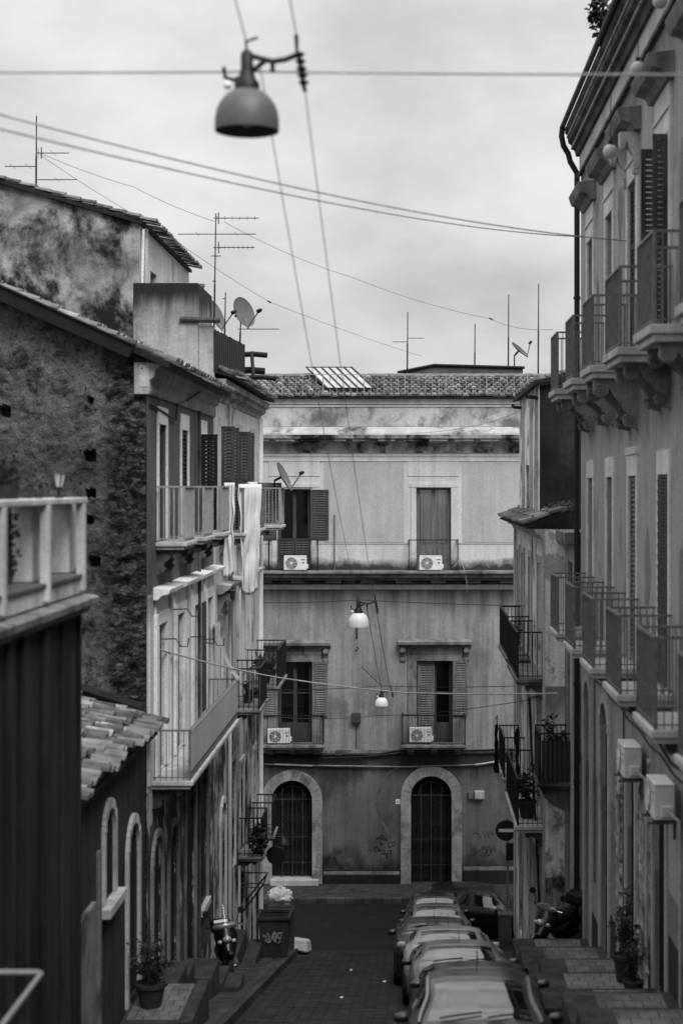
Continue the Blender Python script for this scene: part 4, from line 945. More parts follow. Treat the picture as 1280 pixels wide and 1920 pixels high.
for i, (a, b, v0, v1) in enumerate(w2):
    mb = MB(FL); mb.box(a-.16, a-.002, v0, v1, -.02, .05); mb.box(b+.002, b+.16, v0, v1, -.02, .05); mb.box(a-.16, b+.16, v1+.003, v1+.2, -.02, .05)
    mb.prism([(0, v1+.2), (.1, v1+.2), (.28, v1+.33), (.3, v1+.4), (0, v1+.43)], 'u', a-.3, b+.3); mb.build('door_surround', M['stone_trim'], pale, bevel=.008)
    window(FL, a, b, v0, v1, -.05, pale, 'balcony_door', 'mid_wood', 2, .3, 1)
    if i == 0:
        for q in (a-.1, b+.1): scroll_bracket(FL, q, v1+.2, .26, .6, pale, 'old_trim', .16)
for (a, b, v, pr, h) in ((37.3, 39.2, -5.2, .78, .95), (41.6, 44.3, -5.2, .85, .95), (39.8, 41.1, -9.2, .62, .95), (43.0, 44.2, -9.4, .6, .9)):
    ba = balcony(FL, a, b, v, pr, h, pale, 'old_trim', 'iron', .13, .12)
    for q in (a+.2, b-.2): scroll_bracket(FL, q, v-.13, .45, .32, ba, 'cornice_dark', .14)
    if v > -6 and a < 40:      # wrought scroll panels
        mb = MB(FL)
        for (fx, uu) in [(True, a+.02)]:
            for q in range(3):
                n0 = .12+q*.24; c = n0+.09
                mb.tube([FL(uu, v+.12+.65*t/8, c-.08*math.cos(0)) for t in range(9)]+[FL(uu, v+.77+.08*math.sin(math.pi*t/8), c-.08*math.cos(math.pi*t/8)) for t in range(9)]+[FL(uu, v+.77-.65*t/8, c+.08) for t in range(9)], .012, 5)
        mb.build('scroll_panel', M['grey_iron'], ba)
for i, (a, b, c, d_, *ar) in enumerate(g0):
    mb = MB(FL)
    if ar: arch_ring(mb, a, b, c, d_-(b-a)/2, .14, -.02, .05, blocks=False)
    else: mb.box(a-.12, a-.002, c, d_, -.02, .045); mb.box(b+.002, b+.12, c, d_, -.02, .045); mb.box(a-.12, b+.12, d_+.003, d_+.14, -.02, .045)
    mb.build('door_jamb', M['stone_trim'], pale, bevel=.008)
    if i >= 4: window(FL, a, b, c, d_, -.05, pale, 'window', 'mid_wood', 2, .2, 1); continue
    mb = MB(FL); mb.box(a, b, c, d_, -.1, -.05)
    for z in range(4): mb.box(a+.05, b-.05, c+.1+z*.7, min(d_-.05, c+.7+z*.7), -.048, -.03)
    mb.build('street_door', M['dark_wood' if i != 0 else 'grey_wood'], pale)
for y, r_, m_ in ((37.2, .045, 'stone_trim'), (44.6, .045, 'white_lintel'), (45.0, .05, 'white_lintel'), (37.5, .03, 'iron')):
    mb = MB(); mb.tube([(XL+.09, y, 1.9), (XL+.09, y, -11.8 if y < 40 else -13)], r_, 7); mb.build('downpipe', M[m_], pale)
mb = MB(FL); mb.tube([FL(40.1, -9.95, 0), FL(40.1, -9.95, .62)], .018, 5); mb.tube([FL(40.1, -10.05, 0), FL(40.1, -10.05, .55)], .018, 5); mb.tube([FL(40.1, -10.75, 0.02), FL(40.1, -9.97, .6)], .022, 5); mb.tube([FL(41.2, -9.95, 0), FL(41.2, -9.95, .62)], .018, 5); mb.tube([FL(41.2, -10.7, 0.02), FL(41.2, -9.97, .6)], .022, 5); mb.tube([FL(40.1, -9.95, .6), FL(41.2, -9.95, .6)], .018, 5)
mb.build('wall_bracket', M['iron'], pale)
mb = MB(FL); mb.box(44.45, 45.21, -13.2, -11.3, -.01, .03); mb.build('dado', M['plinth'], pale)

# plank fence on the terrace, masonry block and pergola beams
fen = thing('plank_fence', (-4.2, 37.2, 2.5), 'dark plank fence along the roof terrace edge', 'fence')
for i in range(4):
    a = 34.1+i*1.58
    mb = MB(); 
    for q in range(8):
        y = a+q*.195; z1 = 3.32+(y-34)*.035+.02*((q*5) % 3); o_ = .008*(q % 2)
        mb.box(-4.22+o_, -4.19+o_, 2.45, z1, y, y+.185)
    mb.build('plank_panel', M['dark_wood'], fen)
for i in range(5):
    mb = MB(); mb.box(-4.30, -4.235, 2.4, 3.3, 34.06+i*1.58, 34.13+i*1.58); mb.build('post', M['dark_wood'], fen)
M['stained'] = plaster('stained', .09, .26, .9, .35, .95, .02, .7, .49, peel=.5, peel_col=.34, bump=.5, seed=81)
M['stained_block'] = plaster('stained_block', .3, .5, .8, .3, .5, .05, .9, .53, bump=.4, seed=82, bands=((4.45, 3.55, .03, .93, -.25, .1), (4.45, 2.4, .05, .6, -.15, .3)))
mb = MB(); mb.box(-5.9, -4.52, 2.0, 4.33, 34.02, 36.4); blk = mb.build('chimney_block', M['stained_block'], None, bevel=.02)
tag(blk, 'stained plaster block with a dark streaked top beside the tall gable', 'roof wall')
mb = MB(); mb.box(-4.515, -4.2, 2.3, 3.42, 34.05, 34.3); tag(mb.build('roof_parapet', M['stained_block'], None, bevel=.02), 'short stained parapet between the masonry block and the plank fence', 'roof wall')
for i, (y, z, x0, x1, r_) in enumerate(((41.5, 3.42, -4.4, -3.72, .07), (41.7, 3.02, -4.6, -3.8, .09), (41.2, 2.80, -4.3, -3.46, .06))):
    mb = MB(); mb.tube([(x0, y, z), ((x0+x1)/2, y, z+.01), (x1, y, z-.02)], r_, 8)
    tag(mb.build('roof_beam', M['dark_wood']), ['topmost dark round beam stub past the fence end', 'middle thick beam stub below the topmost one', 'lowest beam stub, the longest, just over the eaves tiles'][i], 'beam', 'beam stubs past the fence end')
mb = MB(); mb.tube([(-4.12, 41.45, 3.5), (-4.06, 41.5, 2.5)], .05, 7); tag(mb.build('beam_post', M['mid_wood']), 'leaning wooden post carrying the beam stubs', 'post')
mb = MB(); mb.tube([(-4.9, 34.0, 3.55), (-4.05, 34.0, 3.53)], .06, 8); tag(mb.build('roof_pole', M['mid_wood']), 'short round pole lying level on the parapet end', 'pole')

# ------------------------------------------------------------------ tall house behind, stained gable
tall = thing('tall_house', (-7.5, 36, 2), 'tall house behind with a black stained gable rising over the old roof', 'house')
TX, TY0, TY1 = -5.9, 34.85, 42.6
mb = MB()
def tf(a, b):
    x = -13+(TX+13)*a; top = 5.72+.285*(TX-x) if True else 0; z = .5+(top-.5)*b
    return (x, TY0-.03*noise.noise((x*1.5, z*1.5, 3))-.015*noise.noise((x*6, z*6, 8)), z)
M['gable_stain'] = plaster('gable_stain', .19, .42, 1.3, .05, .97, .03, .95, .43, peel=.4, peel_col=.36, peel_scale=1.9, bump=.6, seed=83)
mb.grid(tf, 70, 50); mb.build('gable_wall', M['gable_stain'], tall, True)
FTl = Fr('left', TX)
mb = MB(FTl); wall(mb, TY0, TY1, .5, 5.7, [(36.3, 37.2, 3.2, 4.9)], .2); mb.build('side_wall', M['house_plaster'], tall)
window(FTl, 36.3, 37.2, 3.2, 4.9, -.12, tall, 'window', 'grey_wood', 2, .2, 1)
mb = MB(); mb.face([mb.raw(p) for p in ((TX, TY1, .5), (-13, TY1, .5), (-13, TY1, 7.7), (TX, TY1, 5.7))]); mb.build('rear_wall', M['house_plaster'], tall)
mb = MB(); o = [(-13, 7.75), (TX+.06, 5.70), (TX+.06, 5.78), (-13, 7.86)]
A = [mb.raw((x, TY0-.1, z)) for x, z in o]; B = [mb.raw((x, TY1+.15, z)) for x, z in o]; mb.face(A); mb.face(B[::-1])
for i in range(4): mb.face((A[i], B[i], B[(i+1) % 4], A[(i+1) % 4]))
rf = mb.build('roof', M['tile_bed'], tall)
mb = MB(); td = Vector((1, 0, -.285)).normalized(); tn = Vector((.285, 0, 1)).normalized()
def ftl(i, j): return Vector((TX+.12, TY0-.02+i*.2, 5.80))-td*(6.6-j*.34), Vector((0, 1, 0)), td, tn, .34
barrel_tiles(mb, ftl, 39, 20, .09, .03, 12); mb.build('roof_tiles', TILES, rf)
mb = MB(); mb.tube([(TX+.09, TY0+.25, 5.65), (TX+.09, TY0+.25, 4.35)], .06, 8); mb.build('downpipe', M['stone_trim'], tall)
mb = MB(); mb.tube([(TX+.08, TY0+.02, 5.6), (TX+.05, TY0+.02, 4.35)], .03, 6); mb.build('downpipe', M['white_lintel'], tall)
mb = MB(); mb.lathe([(.05, 0), (.07, .12), (.15, .3), (.15, .36)], (TX+.3, TY1-.2, 5.0), (0, 0, 1), 10); mb.tube([(TX+.3, TY1-.2, 5.05), (TX+.3, TY1-.2, 3.6)], .05, 7); mb.build('rain_head', M['old_trim'], tall)

# ------------------------------------------------------------------ low house with the tiled roof, in front of the gable
low = thing('low_house', (-4.3, 22.5, -7.7), 'low grey house under a worn clay tile roof with white rimmed arched openings', 'house')
FW = Fr('left', -4.3); A0, A1 = 19.3, GY-.06
M['low_grey'] = plaster('low_grey', .05, .105, .9, .6, .6, .03, 1., .53, bump=.3, seed=91)
op = [(22.4, 23.1, -5.85, -4.58, True), (24.25, 25.15, -7.9, -5.2, True)]
mb = MB(FW); wall(mb, A0, A1, -9, -3.86, op, .1); mb.build('wall', M['low_grey'], low)
mb = MB(); mb.face([mb.raw(p) for p in ((-4.3, A0, -9), (-9, A0, -9), (-9, A0, -2.7), (-4.3, A0, -3.86))]); mb.build('end_wall', M['low_grey'], low)
for i, (a, b, c, d_, _) in enumerate(op):
    r = (b-a)/2; mb = MB(FW); arch_ring(mb, a, b, c, d_-r, .15, -.02, .05, blocks=False); mb.build('arch_surround', M['stone_trim'], low, bevel=.008)
    if i == 0: mb = MB(FW); mb.box(a-.3, b+.3, c-.14, c-.002, -.02, .16); mb.build('window_sill', M['stone_trim'], low, bevel=.012)
    mb = MB(FW); cx = (a+b)/2; mb.box(a, b, c, d_-r, -.1, -.05); mb.prism([(cx-r*math.cos(math.pi*q/16), d_-r+.002+r*math.sin(math.pi*q/16)) for q in range(17)], 'n', -.1, -.05)
    for q in range(5): mb.box(a+.03+q*(b-a)/5, a+(q+1)*(b-a)/5-.03, c+.05, d_-r, -.048, -.035)
    mb.build('shutter_leaf' if i == 0 else 'street_door', M['dark_wood'], low)
mb = MB(FW); mb.box(19.6, 21.6, -9, -5.6, -.02, .06); mb.box(21.9, 22.06, -9, -5.0, -.02, .05); mb.build('pilaster', M['old_trim'], low, bevel=.02)
ld_ = Vector((1, 0, -.27)).normalized(); ln = Vector((.27, 0, 1)).normalized()
mb = MB(); o = [(-7.4, -2.98), (-4.08, -3.88), (-4.08, -3.78), (-7.4, -2.88)]
A = [mb.raw((x, A0-.1, z)) for x, z in o]; B = [mb.raw((x, A1, z)) for x, z in o]; mb.face(A); mb.face(B[::-1])
for i in range(4): mb.face((A[i], B[i], B[(i+1) % 4], A[(i+1) % 4]))
rf = mb.build('roof', M['tile_bed'], low)
mb = MB()
def flo(i, j): return Vector((-4.05, A0+i*.2, -3.77))-ld_*(3.55-j*.36), Vector((0, 1, 0)), ld_, ln, .36
barrel_tiles(mb, flo, 33, 10, .085, .02, 15, 1.05, .035, .10); mb.build('roof_tiles', TILES, rf)
mb = MB(); mb.prism([(-4.28, 0), (-4.0, .0)], 'n', 0, 0) if False else None
mb.box(-4.29, -4.1, -4.02, -3.93, A0, A1); mb.build('eave_board', M['dark_wood'], rf)
mb = MB(); mb.tube([(-7.4, GY-.02, -2.75), (-5.6, GY-.04, -3.2), (-4.35, GY-.05, -3.6)], .09, 6); mb.build('flashing', M['tile_bed'], rf)

# ------------------------------------------------------------------ nearest house on the left: dark ribbed wall with a railed terrace
near = thing('terrace_house', (-3.7, 12, -6), 'nearest dark house at the left edge topped by a white posted terrace', 'house')
FN_ = Fr('left', -3.7)
M['dark_wall'] = plaster('dark_wall', .025, .08, 1.2, .9, .6, .01, 1., .52, bump=.4, seed=95)
M['terr_white'] = plaster('terr_white', .36, .58, 1.4, .6, .4, .1, 1.2, .54, bump=.25, seed=96)
mb = MB(FN_); wall(mb, 3, 18.0, -9, -1.3); mb.quad((18, -9, 0), (18, -9, -6), (18, -1.3, -6), (18, -1.3, 0)); mb.quad((3, -9, 0), (3, -9, -6), (3, -1.3, -6), (3, -1.3, 0)); mb.quad((3, -1.31, 0), (18, -1.31, 0), (18, -1.31, -6), (3, -1.31, -6)); mb.build('wall', M['dark_wall'], near)
y = 11.5
while y < 17.95:
    mb = MB(FN_); w_ = R.choice((.06, .09, .16, .24)); mb.box(y, min(y+w_, 17.99), -9, -1.42, .0, .06 if w_ > .1 else .035); mb.build('wall_rib', M['dark_wall'], near, bevel=.015); y += R.uniform(.3, .95)
mb = MB(FN_); mb.prism([(-.2, -1.42), (.05, -1.42), (.09, -1.36), (.17, -1.32), (.18, -1.24), (.12, -1.22), (-.2, -1.2)], 'u', 3, 18.1); mb.build('ledge', M['old_trim'], near, bevel=.008)
mb = MB(FN_); mb.box(3, 18.0, -1.2, -1.02, -.22, .02); mb.build('curb', M['terr_white'], near, bevel=.015)
mb = MB(FN_); mb.box(3, 18.05, -1.018, -.975, -.28, .05); mb.build('sill', M['concrete'], near, bevel=.01)
mb = MB(FN_); mb.box(3, 18.05, -.19, -.125, -.34, .06); mb.build('coping', M['terr_white'], near, bevel=.012)
for y in (8.6, 10.5, 12.5, 14.35, 16.1, 17.85):
    mb = MB(FN_); mb.box(y-.05, y+.05, -1.16, -.192, -.02, .075); mb.build('post', M['terr_white'], near, bevel=.008)
    mb = MB(FN_); mb.box(y+.06, y+.34, -.97, -.192, -.32, -.12) ; mb.box(y+.3, y+1.2, -.97, -.192, -.3, -.26); mb.build('parapet_panel', M['terr_white'], near, bevel=.01)
    mb = MB(FN_); mb.box(y+.36, y+.62, -.97, -.5, -.25, -.2); mb.build('dark_panel', M['dark_wood'], near)

# ------------------------------------------------------------------ steps and platforms along the walls
def block(x0, x1, y0, y1, z, name, label, m='dark_stone', tile=None, h=1.2, group=None, slope=0.):
    t = thing(name, ((x0+x1)/2, (y0+y1)/2, z-h), label, 'step', group)
    mb = MB(); i = [mb.raw(p) for p in ((x0, y0, z-h), (x1, y0, z-h), (x1, y1, z-h), (x0, y1, z-h), (x0, y0, z), (x1, y0, z), (x1, y1, z), (x0, y1, z))]
    for q in ((0, 1, 2, 3), (4, 5, 6, 7), (0, 1, 5, 4), (1, 2, 6, 5), (2, 3, 7, 6), (3, 0, 4, 7)): mb.face([i[k] for k in q])
    mb.build('stone', M[m], t, bevel=.025)
    if tile:
        mb = MB(); a, b, c, d_ = tile; mb.box(a, b, z-.01, z+.006, c, d_); mb.build('tiles', M['pale_tile'], t)
    return t
RS = [(16.3, 18.9, -6.15), (18.95, 21.3, -6.72), (21.35, 22.75, -7.13), (22.8, 24.5, -7.43), (24.55, 26.4, -7.78), (26.45, 28.9, -8.3), (28.95, 31.6, -8.92), (31.65, 33.1, -9.5)]
RL = ['lowest in frame wide platform with pale tiles beside the nearest car', 'dark-edged platform with pale tiles behind the bottom right corner', 'short stone step with a pale tiled top by the plain door', 'wide pale tiled landing next to the crumbled jamb',
      'dark stone step with pale strip below the landing with plants', 'long dark platform before the second arched door', 'pale topped platform before the far arched door', 'farthest low platform on the right below the drainpipe']
for i, ((a, b, z), l) in enumerate(zip(RS, RL)):
    x0 = (1.95, 2.0, 2.15, 1.9, 2.1, 1.95, 2.0, 2.1)[i]
    block(x0, 3.47, a, b, z, 'stone_platform', l, tile=(x0+.42, 3.3, a+.12, b-.12), group='platforms stepping down the right pavement')
block(-3.38, -2.95-.25, 23.4, 25.4, -7.83, 'stone_step', 'dark stone edge of the tiled landing beside the potted bush', h=1)
block(-4.27, -3.385, 23.5, 25.35, -7.87, 'stone_platform', 'pale tiled landing on the left pavement beside the potted bush', tile=(-4.2, -3.42, 23.6, 25.3))
LS = [(-4.25, -3.75, 25.5, 26.9, -8.0, 'dark step at the foot of the first arched door on the left'), (-4.25, -3.8, 27.0, 28.2, -8.35, 'narrow step with a pale top between the two left arched doors'), (-4.2, -3.55, 28.5, 29.7, -8.75, 'dark slab step under the second left arched door'),
      (-4.2, -3.5, 29.8, 30.9, -9.25, 'long low step with a white streak in front of the scooter'), (-3.6, -3.2, 29.9, 30.8, -9.35, 'small square kerbside step before the scooter wheel'), (-4.2, -3.85, 35.0, 37.6, -10.4, 'first of the slabs behind the scooter, against the wall'),
      (-3.82, -3.5, 35.4, 37.9, -10.72, 'middle slab of the three behind the scooter'), (-3.47, -3.2, 35.2, 37.2, -10.95, 'outer slab of the three behind the scooter, next to the kerb')]
for x0, x1, a, b, z, l in LS: block(x0, x1, a, b, z, 'stone_step', l, group='steps along the left wall', h=.9)

# ------------------------------------------------------------------ cars
def lerp(t, ks):
    for (a, b), (c, d_) in zip(ks, ks[1:]):
        if t <= c:
            s = max(0, (t-a)/(c-a)); s = s*s*(3-2*s)*.5+s*.5
            return b+(d_-b)*s
    return ks[-1][1]
def paint(name, col, metal=.0, rough=.28):
    k = NT(name); a = k.noise(k.pos(), 9, 5, .7); dust = k.noise(k.pos(), 1.8, 6, .7)
    c = k.op('MULTIPLY', k.rng(dust, .3, .75, .85, 1.1), col); k.l(k.rng(dust, .3, .75, rough, rough+.22), k.b.inputs['Roughness'])
    k.fin(c, rough, .5, metal); k.l(k.rng(dust, .3, .75, rough, rough+.22), k.b.inputs['Roughness']); k.b.inputs['Coat Weight'].default_value = .5; k.b.inputs['Coat Roughness'].default_value = .08
    return k.m
M['paint_black'] = paint('paint_black', .010); M['paint_dark'] = paint('paint_dark', .035); M['paint_silver'] = paint('paint_silver', .28, .6, .32)
M['paint_white'] = paint('paint_white', .40); M['paint_grey'] = paint('paint_grey', .11, .4)
M['head_glass'] = plain('head_glass', .45, .08, .3, 30, .3); M['tail_glass'] = plain('tail_glass', .05, .12, .3, 30)
M['car_glass'] = plain('car_glass', .012, .04, .3, 2, 0., 1.); M['car_glass'].node_tree.nodes['Principled BSDF'].inputs['Coat Weight'].default_value = 1.; M['car_glass'].node_tree.nodes['Principled BSDF'].inputs['Coat IOR'].default_value = 1.5; M['plate'] = plain('plate', .6, .5, .05)
M['hub'] = plain('hub', .22, .35, .2, 9, .7)

def car(name, label, pm, Lc=3.85, W=.83, H=1.42, hatch=True, pillar=None):
    """local frame: front towards -y, ground at z = 0"""
    t = thing(name, (0, 0, 0), label, 'car', 'cars parked along the right kerb')
    h = Lc/2; f = -h
    cow, rf0, rf1, tg = f+.98, f+1.72, h-.62, h-.12
    if not hatch: rf1, tg = h-1.15, h-.55
    topk = [(f, .52), (f+.05, .66), (f+.2, .76), (f+.55, .86), (cow, .97), (cow+.12, 1.03), (rf0-.1, H-.08), (rf0+.1, H-.03), (f+2.3, H), (rf1-.3, H-.03), (rf1, H-.09), (tg-.08, 1.0), (tg, .93), (h-.03, .80), (h, .55)]
    belt = lambda y: lerp(y, [(f, .62), (f+.5, .80), (cow, .90), (h-.5, .98), (h, .80)])
    hw = lambda y: lerp(y, [(f, W*.70), (f+.12, W*.86), (f+.5, W*.96), (f+1, W), (h-.9, W), (h-.25, W*.95), (h-.05, W*.84), (h, W*.72)])
    wys = (f+.74, h-.72); wr = .29
    def low(y):
        z = .2 if abs(y) < h-.15 else .3
        for c in wys:
            dd = (wr+.05)**2-(y-c)**2
            if dd > 0: z = max(z, .29+math.sqrt(dd))
        return z
    def sect(y):
        zt = lerp(y, topk); zb = min(belt(y), zt-.02); w_ = hw(y); c = min(1, max(0, (zt-zb-.06)/.32)); c = c*c*(3-2*c)
        wroof = w_*.68; hood = [(0, zt), (w_*.5, zt-.008), (w_*.80, zt-.03), (w_*.93, zt-.07), (w_*.99, zt-.15)]
        cab = [(0, zt), (wroof*.62, zt-.012), (wroof, zt-.05), (w_*.94, zb+.02), (w_*.985, zb-.08)]
        o = [(a[0]+(b[0]-a[0])*c, a[1]+(b[1]-a[1])*c) for a, b in zip(hood, cab)]
        lo = low(y); m_ = max(lo+.06, min(.52, zt-.17))
        m_ = min(m_, o[4][1]-.01); lo = min(lo, m_-.01)
        return o+[(w_*1.0, m_), (w_*.95, lo)]
    segs = [4, 3, 6, 2, 4, 3]
    ys = sorted(set([f+Lc*i/72 for i in range(73)]))
    rows = []
    for y in ys:
        s = sect(y); r_ = []
        for k, n in enumerate(segs):
            for q in range(n): u = q/n; r_.append((s[k][0]+(s[k+1][0]-s[k][0])*u, s[k][1]+(s[k+1][1]-s[k][1])*u))
        r_.append(s[-1]); rows.append(r_)
    nn_ = len(rows[0])
    bod = MB(); wsh = MB(); rer = MB(); sea = MB()
    for sg in (-1, 1):
        ids = {}; sid = MB()
        def put(mb, key, i, j):
            d_ = ids.setdefault(key, {})
            if (i, j) not in d_: d_[(i, j)] = mb.raw((sg*rows[i][j][0], ys[i], rows[i][j][1]))
            return d_[(i, j)]
        for i in range(len(ys)-1):
            ym = (ys[i]+ys[i+1])/2
            for j in range(nn_-1):
                key, mb = 'b', bod
                if j < 6 and rf0-.13 < ym < rf0-.01: key, mb = 'f', sea
                elif cow+.04 < ym < rf0-.02 and j < 6: key, mb = 'w', wsh
                elif cow+.42 < ym < tg-.42 and 7 < j < 12 and not (f+2.12 < ym < f+2.2): key, mb = 's', sid
                elif rf1+.02 < ym < tg-.1 and j < 6: key, mb = 'r', rer
                mb.face([put(mb, key, a, b) for a, b in ((i, j), (i+1, j), (i+1, j+1), (i, j+1))])
        sid.build('side_window', M['car_glass'], t, True)
    for r_, y in ((rows[0], ys[0]), (rows[-1], ys[-1])):
        bod.face([bod.raw((x, y, z)) for x, z in r_]+[bod.raw((-x, y, z)) for x, z in r_[::-1]])
    bo = bod.build('body', M[pm], t, True)
    for mb, nm in ((wsh, 'windscreen'), (rer, 'rear_window')): mb.build(nm, M['car_glass'], t, True)
    sea.build('windscreen_band', M['tail_glass'], t, True)
    mb = MB(); mb.box(-W*.9, W*.9, .18, .24, f+.2, h-.2); mb.build('underside', M['rubber'], t)
    for y in wys:
        for sg in (-1, 1):
            x = sg*(W-.09)
            mb = MB(); mb.lathe([(.18, -.09), (.26, -.09), (wr, -.06), (wr, .06), (.26, .09), (.18, .09)], (x, y, wr), (1, 0, 0), 20); wh = mb.build('wheel', M['rubber'], t, True)
            mb = MB(); mb.lathe([(.001, .06*sg), (.05, .075*sg), (.07, .05*sg), (.17, .07*sg), (.185, .085*sg)], (x, y, wr), (1, 0, 0), 20)
            mb.build('rim', M['hub'], wh, True)
    # lamps, grille, plate, bumper lines
    for sg in (-1, 1):
        mb = MB()
        def hl(a, b):
            y = f+.10+.34*a; s = sect(y); x = s[3][0]+.012; z = s[3][1]-.01
            return (sg*(W*.52+(x-W*.52)*(.35+.65*a) if b < .5 else (W*.52+(x-W*.52)*(.35+.65*a))*1.0), y-.03*(1-a)-.012, z-.17*(1-b)*(1-.25*a))
        mb.grid(lambda a, b: hl(a, b), 6, 3); mb.ball((sg*W*.70, f+.14, .66), .075, 12, 7); mb.build('headlight', M['head_glass'], t, True)
        mb = MB(); mb.box(sg*W*.78-.07, sg*W*.78+.07, .72, .98, h-.13, h-.035); mb.build('tail_light', M['tail_glass'], t, bevel=.02)
        mb = MB(); mx_ = sg*(W+.035); mb.lathe([(.001, -.09), (.04, -.085), (.055, -.05), (.06, .03), (.045, .075), (.001, .08)], (mx_, cow+.42, .985), (1, 0, .08), 12); mb.box(min(sg*(W-.06), mx_), max(sg*(W-.06), mx_), .95, .98, cow+.40, cow+.44)
        mb.build('mirror', M[pm if pm == 'paint_white' else 'paint_dark'], t, True)
        mb = MB()
        for y in (f+2.02,)+((f+2.75,) if Lc > 3.9 else ()): mb.box(sg*(W+.004)-.012, sg*(W+.004)+.012, .80, .825, y-.08, y+.08)
        mb.build('door_handle', M[pm], t, bevel=.006)
        if pillar:
            mb = MB(); pts = []
            for i in range(13):
                y = cow+.03+(rf0+.1-cow)*i/12; s = sect(y); pts.append((sg*(s[2][0]+.006), y, s[2][1]+.012))
            mb.tube(pts, .028, 6); mb.build('pillar_trim', M[pillar], t, True)
    mb = MB(); mb.box(-W*.42, W*.42, .5, .62, f-.012, f+.04)
    for q in range(4): mb.box(-W*.4, W*.4, .51+q*.028, .52+q*.028, f-.02, f-.012)
    mb.build('grille', M['rubber'], t)
    mb = MB(); mb.box(-.26, .26, .34, .45, f-.03, f-.01); mb.build('number_plate', M['plate'], t)
    mb = MB(); mb.box(-W*.78, W*.78, .26, .42, f-.008, f+.06); mb.build('bumper', M['rubber'], t, bevel=.02)
    for x0, x1 in ((-.45, .02), (.08, .5)):
        mb = MB(); pa = []
        for i in range(7):
            x = x0+(x1-x0)*i/6; y = cow+.06+.10*i/6; s = sect(y); pa.append((x, y-.01, s[0][1]+.025-.02*abs(x)))
        mb.tube(pa, .01, 4); mb.build('wiper', M['rubber'], t)
    mb = MB(); mb.tube([(0, rf0+.3, H-.01), (0, rf0+.55, H+.22)], [.006, .003], 4); mb.build('antenna', M['rubber'], t)
    mb = MB(); mb.ball((0, rf0-.16, H-.16), .05, 8, 5, .5); mb.box(-.3, .3, H-.22, H-.19, rf0-.1, rf0-.06); mb.build('rear_view_mirror', M['rubber'], t)
    return t
SL = -math.atan(.2165)
CARS = [(18.3, .77, 'paint_dark', 1.44, .84, 'paint_silver', 'nearest parked car, dark with pale windscreen pillars, cut by the bottom edge'), (22.3, .95, 'paint_black', 1.22, .84, None, 'dark low car with a black roof, second from the bottom of the row'),
        (26.1, .80, 'paint_silver', 1.28, .83, None, 'silver car with a bright bonnet, third from the bottom of the row'), (30.0, .70, 'paint_white', 1.29, .83, None, 'white car with an aerial and pale mirror in the middle of the row'),
        (33.9, .50, 'paint_black', 1.26, .86, None, 'black car parked farther out from the kerb than the others'), (38.0, .62, 'paint_silver', 1.37, .80, None, 'pale small car with dark mirrors near the top of the row'),
        (42.4, .62, 'paint_dark', 1.46, .80, None, 'dark car at the far top end of the kerb row')]
for y, x, pm, H, W, pil, l in CARS:
    c = car('parked_car', l, pm, 3.75, W, H, True, pil); c.location = (x, y, road(y)+.01); c.rotation_euler = (SL, 0, rad(R.uniform(-1.5, 1.5)))
c = car('parked_car', 'black car standing sideways across the junction by the grey cabinet', 'paint_black', 4.1, .86, 1.46, True, None)
c.location = (2.05, 47.6, road(47.6)); c.rotation_euler = (0, 0, rad(78)); c['group'] = 'cars at the junction'; del c['group']

